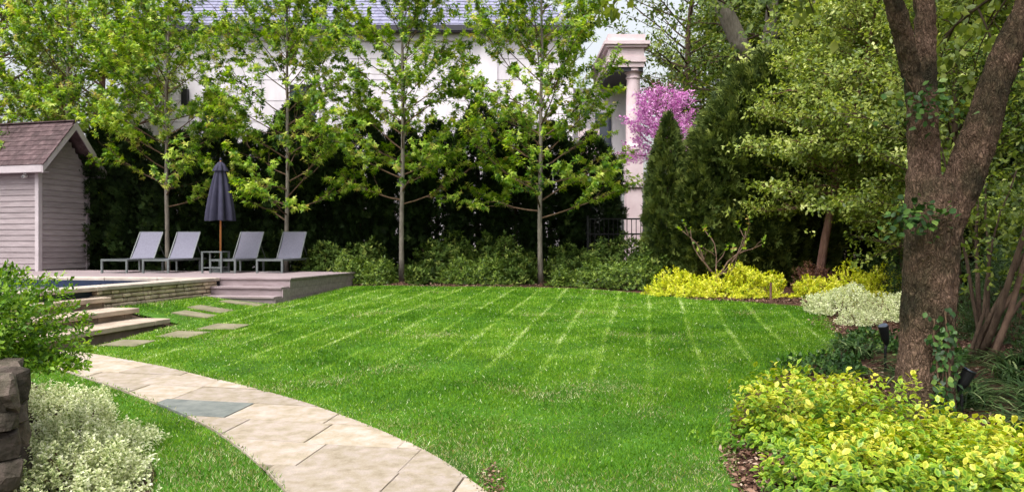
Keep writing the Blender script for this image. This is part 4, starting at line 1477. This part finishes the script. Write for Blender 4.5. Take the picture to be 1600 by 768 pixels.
back = [(505, 75, 388, 18.7, 'rhodo', 'broadleaf evergreen shrub behind the right end of the deck'), (570, 90, 378, 18.9, 'rhodo', 'broadleaf evergreen shrub left of the pale maple trunk'),
        (592, 50, 412, 17.95, 'boxwood', 'small olive boxwood at the lawn edge left of the pale maple trunk'), (545, 60, 400, 18.1, 'boxwood', 'olive boxwood at the lawn edge by the deck corner'),
        (656, 36, 424, 17.95, 'rhodo', 'tiny bright green plant right of the pale maple trunk'), (690, 115, 380, 18.9, 'rhodo', 'green rhododendron right of the pale maple trunk'),
        (775, 125, 374, 18.9, 'rhodo', 'large rhododendron midway between the two right maple trunks'), (725, 75, 405, 18.15, 'boxwood', 'olive boxwood in front of the midway rhododendrons, left one'),
        (768, 60, 410, 18.0, 'boxwood', 'olive boxwood in front of the midway rhododendrons, middle one'), (806, 55, 412, 18.0, 'rhodo', 'green shrub just left of the rightmost maple trunk'),
        (900, 95, 388, 18.5, 'rhodo', 'rhododendron just right of the rightmost maple trunk'), (960, 110, 376, 18.5, 'rhodo', 'rhododendron below the portico column'),
        (1015, 75, 384, 17.7, 'rhodo', 'rhododendron at the foot of the pointed conifer'), (880, 45, 424, 17.6, 'boxwood', 'low olive boxwood at the lawn edge right of the rightmost maple'),
        (985, 85, 410, 17.0, 'boxwood', 'olive boxwood at the lawn edge below the portico column'), (930, 70, 412, 17.4, 'boxwood', 'olive boxwood at the lawn edge right of the low one')]
for i, (px, w_, top, y, kind_, lb_) in enumerate(back):
    x = (px - 800) / 1232 * y
    h = EYE - (top - 386) / 1232 * y - zg1(x, y)
    rx = w_ / 1232 * y / 2
    if kind_ == 'rhodo':
        shrub('rhododendron', lb_, x, y, rx, rx * .85, h, int(700 * rx / .7) + 120, .1, 'rhodo', 200 + i, LONG, 8, .06, 'back bed shrubs', .45, .26, lumps=4.5, wide=1.6, tonesd=.25, upm=.7)
    else:
        shrub('boxwood', lb_, x, y, rx, rx * .85, h, int(1100 * rx / .5) + 150, .05, 'boxwood', 200 + i, OVAL2, 7, .08, 'back bed shrubs', .5, .24, lumps=4.5)
# dry grassy tuft by the yellow shrubs
rng = np.random.default_rng(301)

for i, (x, y, rx, ry, h, n, lb_) in enumerate([(3.35, 15.6, .62, .5, .52, 900, 'golden yellow mound left of the bare pruned tree'), (4.6, 15.35, .66, .52, .62, 1200, 'large golden yellow mound right of the bare pruned tree'),
                                            (5.72, 15.2, .34, .34, .38, 420, 'small golden yellow mound in front of the leaning trunk'), (6.55, 14.6, .85, .6, .6, 1300, 'wide golden yellow mound left of the near trunk'), (3.95, 15.25, .4, .35, .4, 450, 'golden yellow mound at the foot of the bare pruned tree')]):
    shrub('golden_shrub', lb_, x, y, rx, ry, h, n, .05, 'yellow', 320 + i, OVAL2, 8, .08, 'golden shrubs of the far bed', .5, .26, tonemid=.58, tonesd=.2, upm=.9, lumps=5.5)
shrub('barberry', 'low dark reddish barberry behind the golden mounds', 6.25, 15.9, .62, .5, .62, 900, .04, 'barberry', 340, OVAL2, 8, .12, None, .5, .2)
for i, (x, y, rx, ry, h, n, lb_) in enumerate([(5.35, 12.9, .6, .55, .42, 1300, 'white variegated euonymus mound at the lawn corner'), (6.0, 12.2, .55, .6, .42, 1200, 'white variegated euonymus mound beside the near trunk'), (5.1, 11.6, .28, .3, .2, 260, 'small trailing white variegated euonymus sprig')]):
    shrub('white_euonymus', lb_, x, y, rx, ry, h, n, .035, 'eu_white', 350 + i, OVAL2, 8, .08, 'white variegated shrubs at the right', .6, .18, upm=.7)

# small post in the far bed, spotlights
o = MB().tube([(0, 0, -.05), (0, 0, .36), (0, 0, .38)], [.02, .02, .014], 8).build('garden_stake', M['bark_red'])
o.location = (4.66, 14.2, zg1(4.66, 14.2))
tag(o, 'short rusty brown stake standing in the far mulch bed', 'stake')

# foreground golden euonymus
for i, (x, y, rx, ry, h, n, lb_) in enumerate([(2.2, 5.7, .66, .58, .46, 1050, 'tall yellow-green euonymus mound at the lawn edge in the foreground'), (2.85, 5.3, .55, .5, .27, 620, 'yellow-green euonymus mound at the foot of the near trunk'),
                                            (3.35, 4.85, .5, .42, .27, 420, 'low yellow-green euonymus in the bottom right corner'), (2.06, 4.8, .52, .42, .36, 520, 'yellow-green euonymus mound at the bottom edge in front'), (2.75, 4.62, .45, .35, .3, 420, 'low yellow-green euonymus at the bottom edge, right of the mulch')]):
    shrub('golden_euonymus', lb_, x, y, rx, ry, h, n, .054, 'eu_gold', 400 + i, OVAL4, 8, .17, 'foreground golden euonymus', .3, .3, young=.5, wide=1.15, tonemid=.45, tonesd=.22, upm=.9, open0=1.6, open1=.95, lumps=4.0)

# white shrub by the left wall, in three plants
for i, (x, y, rx, ry, h, n, lb_) in enumerate([(-2.6, 4.72, .38, .55, .3, 1300, 'white variegated euonymus in the bottom left by the stone wall'), (-3.0, 5.5, .42, .5, .28, 1200, 'white variegated euonymus midway along the left bed'), (-3.75, 6.4, .5, .5, .22, 1100, 'white variegated euonymus at the far end of the left bed')]):
    shrub('white_euonymus', lb_, x, y, rx, ry, h, n, .032, 'eu_white', 420 + i, OVAL2, 8, .08, 'white variegated shrubs at the left', .45, .28, upm=.8, tonemid=.42, tonesd=.28, lumps=4.5)

# ------------------------------------------------------------------ stone wall and planter bush at the left
wl = thing('fieldstone_wall', 'rough fieldstone planter wall at the left edge', 'wall', (-2.68, 4.28, .1), R(35))
rr = random.Random(22)
MB().span(-3.2, -.09, .09, 2.6, -.1, .86).build('wall_core', M['mortar'], wl)


def rock(sx, sy, sz, seed):
    bm = bmesh.new()
    bmesh.ops.create_icosphere(bm, subdivisions=2, radius=1)
    off = Vector((seed * 3.7, seed * 1.3, seed * .7))
    for v in bm.verts:
        c = v.co.copy()
        e = Vector([math.copysign(abs(a) ** .6, a) for a in c])
        e /= max(abs(e.x), abs(e.y), abs(e.z)) ** .5
        e *= 1 + .28 * noise.noise(c * 1.3 + off) + .14 * noise.noise(c * 3.5 + off)
        v.co = Vector((e.x * sx / 2, e.y * sy / 2, e.z * sz / 2))
    me = bpy.data.meshes.new('stone')
    bm.to_mesh(me)
    bm.free()
    return me


z = -.02
row = 0
while z < .84:
    hgt = rr.uniform(.09, .18)
    if z + hgt > .8:
        hgt = .87 - z
    x = -1.5 - rr.uniform(0, .15)
    while x < -.02:
        L = min(rr.uniform(.1, .24), 0 - x)
        if L > .06:
            o = link('stone', rock(L * 1.12, .26, hgt * 1.16, rr.randint(0, 999)), M['fieldstone'], wl)
            o.rotation_euler = (rr.uniform(-.1, .1), rr.uniform(-.22, .22), rr.uniform(-.1, .1))
            o.location = (x + L / 2, .06 + rr.uniform(-.03, .02), z + hgt / 2)
        x += L
    y = .1 + rr.uniform(0, .1)
    while y < 2.5:
        L = rr.uniform(.16, .36)
        o = link('stone', rock(.26, L * 1.12, hgt * 1.16, rr.randint(0, 999)), M['fieldstone'], wl)
        o.rotation_euler = (rr.uniform(-.22, .22), rr.uniform(-.1, .1), rr.uniform(-.1, .1))
        o.location = (-.06 + rr.uniform(-.02, .03), y + L / 2, z + hgt / 2)
        y += L
    z += hgt
MB().span(-3.1, -.12, .12, 2.55, .861, .88).build('planter_soil', M['soil'], wl)
shrub('planter_bush', 'bright green bush spilling over the fieldstone wall', -3.58, 4.85, .66, .5, .64, 4200, .038, 'azalea', 440, OVAL2, 8, .09, None, .45, .3, z=.9, lumps=3.5, upm=.5)

# ------------------------------------------------------------------ the near tree
bt = thing('big_tree', 'large near tree with thick forked bark trunk at the right', 'tree', (3.36, 6.45, zg1(3.36, 6.45) - .05))
bx = lambda px, py, dy=0: ((px - 800) / 1232 * (6.45 + dy) - 3.36, dy, EYE + (386 - py) / 1232 * (6.45 + dy) - bt.location.z)
raw = MB()
raw.tube([bx(1436, 700), bx(1440, 640), bx(1447, 560), bx(1452, 460), bx(1456, 380), bx(1458, 320), bx(1458, 285)], [.275, .228, .203, .197, .2, .21, .17], 40)
raw.tube([bx(1450, 350), bx(1443, 280), bx(1443, 200), bx(1446, 140, .05), bx(1447, 60, .12), bx(1440, -60, .3), bx(1425, -250, .6), bx(1400, -480, 1.0)], [.15, .12, .1, .08, .072, .072, .07, .05], 32)
raw.tube([bx(1440, 240), bx(1432, 150, -.06), bx(1412, 60, -.15), bx(1385, -30, -.25), bx(1330, -180, -.5), bx(1250, -420, -.8)], [.095, .082, .066, .06, .055, .04], 28)
raw.tube([bx(1468, 360), bx(1502, 295), bx(1530, 215), bx(1553, 140), bx(1582, 70), bx(1618, 0, .05), bx(1680, -120, .1), bx(1780, -380, .2)], [.17, .152, .136, .122, .115, .115, .105, .06], 32)
tmp = bpy.data.objects.new('tmp', raw.mesh())
C.objects.link(tmp)
md = tmp.modifiers.new('r', 'REMESH')
md.mode = 'VOXEL'
md.voxel_size = .017
sm_ = tmp.modifiers.new('s', 'SMOOTH')
sm_.iterations = 6
dg = bpy.context.evaluated_depsgraph_get()
tme = bpy.data.meshes.new_from_object(tmp.evaluated_get(dg))
bpy.data.objects.remove(tmp)
tme.name = 'trunk'
n = len(tme.vertices)
co = np.empty(n * 3, np.float32)
no = np.empty(n * 3, np.float32)
tme.vertices.foreach_get('co', co)
tme.vertices.foreach_get('normal', no)
co, no = co.reshape(-1, 3), no.reshape(-1, 3)
disp = np.empty(n, np.float32)
for i in range(n):
    x, y, z = co[i]
    a = noise.noise(Vector((x * 3, y * 3, z * 1.2)))
    b_ = noise.noise(Vector((x * 22, y * 22, z * 6)))
    c_ = noise.noise(Vector((x * 45, y * 45, z * 16)))
    disp[i] = .025 * a + .018 * (1 - abs(b_) * 2) + .008 * c_ - .008
flare = np.clip(.45 - co[:, 2], 0, 1) ** 2 * .35
co = co + no * (disp + flare * (.6 + .4 * np.sin(np.arctan2(co[:, 1], co[:, 0]) * 5)))[:, None]
tme.vertices.foreach_set('co', co.ravel())
tme.update()
link('trunk', tme, M['bark'], bt, smooth=True)
# crown high above the frame
rng = np.random.default_rng(500)
lb = MB()
P, D = [], []
ends = [(np.array(bx(1425, -250, .6)), np.array([-.1, .3, 1.])), (np.array(bx(1250, -420, -.8)), np.array([-.5, -.4, .8])), (np.array(bx(1780, -380, .2)), np.array([.5, .1, .8])), (np.array(bx(1400, -480, 1.0)), np.array([-.2, .4, 1.])), (np.array(bx(1330, -180, -.5)), np.array([-.6, .2, .6])), (np.array(bx(1680, -120, .1)), np.array([.7, -.2, .6]))]
for p, d in ends:
    for i in range(9):
        dd = norm((d + rng.normal(0, .75, 3))[None])[0]
        dd[2] = abs(dd[2]) * .7 + .05
        pr = curve_pts(p, dd, rng.uniform(1.8, 3.4), 8, .0, .12, rng)
        lb.tube(pr, np.linspace(.04, .008, 8), 6, cap=False)
        for k in range(7):
            j = rng.integers(2, 7)
            d2 = pr[j + 1 if j < 7 else 7] - pr[j - 1] + rng.normal(0, .5, 3)
            se = curve_pts(pr[j], d2, rng.uniform(.6, 1.3), 5, -.2, .12, rng)
            lb.tube(se, np.linspace(.012, .004, 5), 4, cap=False)
            for q in range(1, 5):
                for _ in range(2):
                    P.append(se[q] + rng.normal(0, .12, 3))
                    D.append(se[q] - se[q - 1])
lb.build('branches', M['bark_dark'], bt)
P, D = np.array(P), norm(np.array(D))
pos, fw, up, sz, idx = shoots(rng, P, D, 6, .15, .11, 1.35, .8, .6, droop=.3, upz=.8)
link('crown', leaf_mesh('crown', pos, fw, up, sz, OVAL2, np.clip(rng.normal(.4, .2, len(pos)), 0, 1), 1.3), M['beech'], bt)

# ivy and shoots on the trunk
iv = thing('ivy', 'ivy climbing the base of the near trunk', 'ivy', (3.36, 6.2, zg1(3.36, 6.2)))
P, N = [], []
mb = MB()
for i in range(5):
    x = rng.uniform(-.05, .16)
    pts = [(x + .04 * math.sin(q * 3 + i), -.0 - .02 * rng.random() + .5 * max(0, abs(x) - .1), .12 + q * rng.uniform(.5, .8)) for q in np.linspace(0, 1, 7)]
    mb.tube(pts, [.006] * 7, 5)
    for p in pts:
        for _ in range(5):
            P.append(np.array(p) + rng.normal(0, .035, 3) * np.array([1.4, .4, 1.2]))
            N.append((rng.normal(0, .5), -1, rng.normal(0, .3)))
mb.build('stems', M['twig'], iv)
P, N = np.array(P), np.array(N, float)
fw = np.c_[rng.normal(0, .7, len(P)), -rng.random(len(P)) * .5, -np.ones(len(P)) * .6]
link('leaves', leaf_mesh('leaves', P, fw, N + rng.normal(0, .3, N.shape) + np.array([0, 0, .4]), rng.uniform(.035, .065, len(P)), OVAL4, rng.random(len(P)) ** 1.5, 1.4), M['ivy'], iv)
for nm, (px, py, n_, sp), lb_ in (('ivy', (1440, 170, 110, .12), 'ivy tuft in the crotch of the left limb of the near tree'), ('ivy', (1420, 345, 130, .12), 'leafy sprouts on the near trunk just below its fork')):
    o = thing(nm, lb_, 'ivy', ((px - 800) / 1232 * 6.22, 6.22, EYE + (386 - py) / 1232 * 6.22))
    P = rng.normal(0, sp, (n_, 3)) * np.array([1, .35, .7])
    P[:, 1] -= .05
    fw = rng.normal(0, .6, (n_, 3)) + np.array([0, -.5, -.1])
    link('leaves', leaf_mesh('leaves', P, fw, rng.normal(0, .4, (n_, 3)) + np.array([0, -.4, .8]), rng.uniform(.04, .08, n_), OVAL4, rng.random(n_), 1.3), M['ivy'], o)
    mb = MB()
    for i in range(6):
        mb.tube([(0, .06, -.03), tuple(P[i] * .6 + np.array([0, 0, .01])), tuple(P[i])], [.005, .004, .002], 4)
    mb.build('stems', M['twig'], o)

# two black uplights by the near trunk
def spotlight(x, y, h, rz, label):
    t = thing('garden_spotlight', label, 'spotlight', (x, y, zg1(x, y)), rz)
    MB().tube([(0, 0, -.05), (0, 0, h * .5), (.02, 0, h * .62)], [.014, .014, .014], 8).build('stem', M['black_iron'], t)
    MB().tube([(.02, 0, h * .6), (-.01, -.01, h * .75), (-.05, -.02, h), (-.055, -.02, h * 1.04)], [.02, .04, .052, .054], 14).build('lamp_head', M['black_iron'], t)
    MB().tube([(-.052, -.02, h * 1.035), (-.057, -.021, h * 1.055)], [.046, .046], 14).build('lens', M['glass'], t)


spotlight(3.93, 8.3, .45, .4, 'black garden spotlight just left of the near trunk')
spotlight(3.62, 6.35, .38, 2.6, 'black garden spotlight at the right foot of the near trunk')

# ------------------------------------------------------------------ shaded undergrowth at the right
def strap_clump(x, y, n, L, label, seed):
    rng = np.random.default_rng(seed)
    t = thing('strap_leaf_plant', label, 'plant', (x, y, zg1(x, y)), 0, 'arching strap-leaved plants in the shade')
    V, F, T = [], [], []
    for i in range(n):
        az = rng.uniform(0, 6.283)
        l_ = L * rng.uniform(.6, 1.2)
        b0 = np.array([rng.normal(0, .07), rng.normal(0, .07), 0])
        d = np.array([math.cos(az) * .35, math.sin(az) * .35, 1.])
        d /= np.linalg.norm(d)
        side = np.array([-math.sin(az), math.cos(az), 0])
        k0 = len(V)
        p = b0.copy()
        for j in range(6):
            w_ = .011 * (1 - (j / 5) ** 2 * .92)
            V += [p - side * w_, p + side * w_]
            d = d + np.array([math.cos(az) * .22, math.sin(az) * .22, -.3])
            d /= np.linalg.norm(d)
            p = p + d * l_ / 5
            p[2] = max(p[2], .01)
        for j in range(5):
            a = k0 + 2 * j
            F += [(a, a + 1, a + 3), (a, a + 3, a + 2)]
        T += [rng.random()] * 12
    link('leaves', tri_mesh('leaves', np.array(V), np.array(F), np.array(T)), M['strap'], t)


strap_spots = [(4.25, 6.3), (4.6, 7.0), (4.1, 7.2), (5.0, 6.4), (4.9, 7.7), (4.4, 5.7), (5.4, 7.1), (4.5, 8.3), (3.75, 7.4), (3.95, 9.0), (4.9, 5.6), (5.3, 8.4), (4.2, 8.2), (3.95, 5.95), (4.45, 5.2), (4.75, 6.1), (3.9, 6.75)]
where = ['right beside the near trunk', 'second right of the near trunk', 'behind the right side of the near trunk', 'at the right picture edge', 'below the bare stems', 'in the lower right corner behind the euonymus', 'right of the bare stems', 'farther back left of the stems', 'left behind the near trunk',
         'by the lawn left of the near trunk', 'at the lower right picture edge', 'deep in shade right of the stems', 'behind the near trunk in shade', 'touching the right foot of the near trunk', 'just behind the corner euonymus', 'between the trunk and the picture edge', 'close behind the near trunk']
for i, (x, y) in enumerate(strap_spots):
    strap_clump(x, y, 85, .55, 'arching dark strap-leaved clump ' + where[i], 600 + i)

ms = thing('multi_stem_shrub', 'clump of bare slanting stems with dark leaves right of the near trunk', 'shrub', (5.2, 8.9, zg1(5.2, 8.9)))
rng = np.random.default_rng(700)
P, D = [], []
for i in range(9):
    az = rng.uniform(-1.2, 2.2)
    d = np.array([math.cos(az) * .5, math.sin(az) * .35, 1.])
    pr = curve_pts((rng.normal(0, .12), rng.normal(0, .12), -.05), d, rng.uniform(2.2, 3.4), 9, .0, .07, rng)
    MB().tube(pr, np.linspace(rng.uniform(.022, .055), .008, 9), 8).build('stem', M['twig_light'] if i % 3 == 0 else M['bark_dark'], ms, smooth=True)
    for j in range(4, 9):
        for _ in range(9):
            P.append(pr[j] + rng.normal(0, .28, 3))
            D.append(rng.normal(0, 1, 3))
P, D = np.array(P), norm(np.array(D))
pos, fw, up, sz, idx = shoots(rng, P, D, 6, .12, .085, 1.35, .8, .6, droop=.2, upz=.8)
link('foliage', leaf_mesh('foliage', pos, fw, up, sz, OVAL2, np.clip(rng.normal(.35, .2, len(pos)), 0, 1)), M['beech'], ms)
for i, (x, y, rx, h, lb_) in enumerate([(6.6, 10.4, .9, 1.3, 'dark yew mound behind the bare stems'), (7.6, 11.2, 1.1, 1.5, 'dark yew mound at the right edge behind the stems'), (6.1, 8.3, .7, .8, 'low dark yew at the right picture edge'), (7.3, 14.6, .8, 1.2, 'dark yew behind the wide golden mound')]):
    shrub('yew', lb_, x, y, rx, rx * .8, h, 1500, .05, 'yew', 720 + i, LONG, 12, .16, 'dark yews at the right', .5, .2, upm=.5)
for i, (x, y) in enumerate([(4.35, 9.6), (4.75, 8.9), (3.3, 8.2), (5.7, 7.6)]):
    shrub('groundcover_plant', ['low leafy groundcover at the shaded lawn corner', 'low leafy groundcover below the bare stems', 'low leafy groundcover left of the near trunk', 'low leafy groundcover at the right picture edge'][i], x, y, .45, .4, .22, 260, .06, 'ivy', 740 + i, OVAL2, 6, .08, 'leafy groundcover in shade', .5, .2, stems=False)
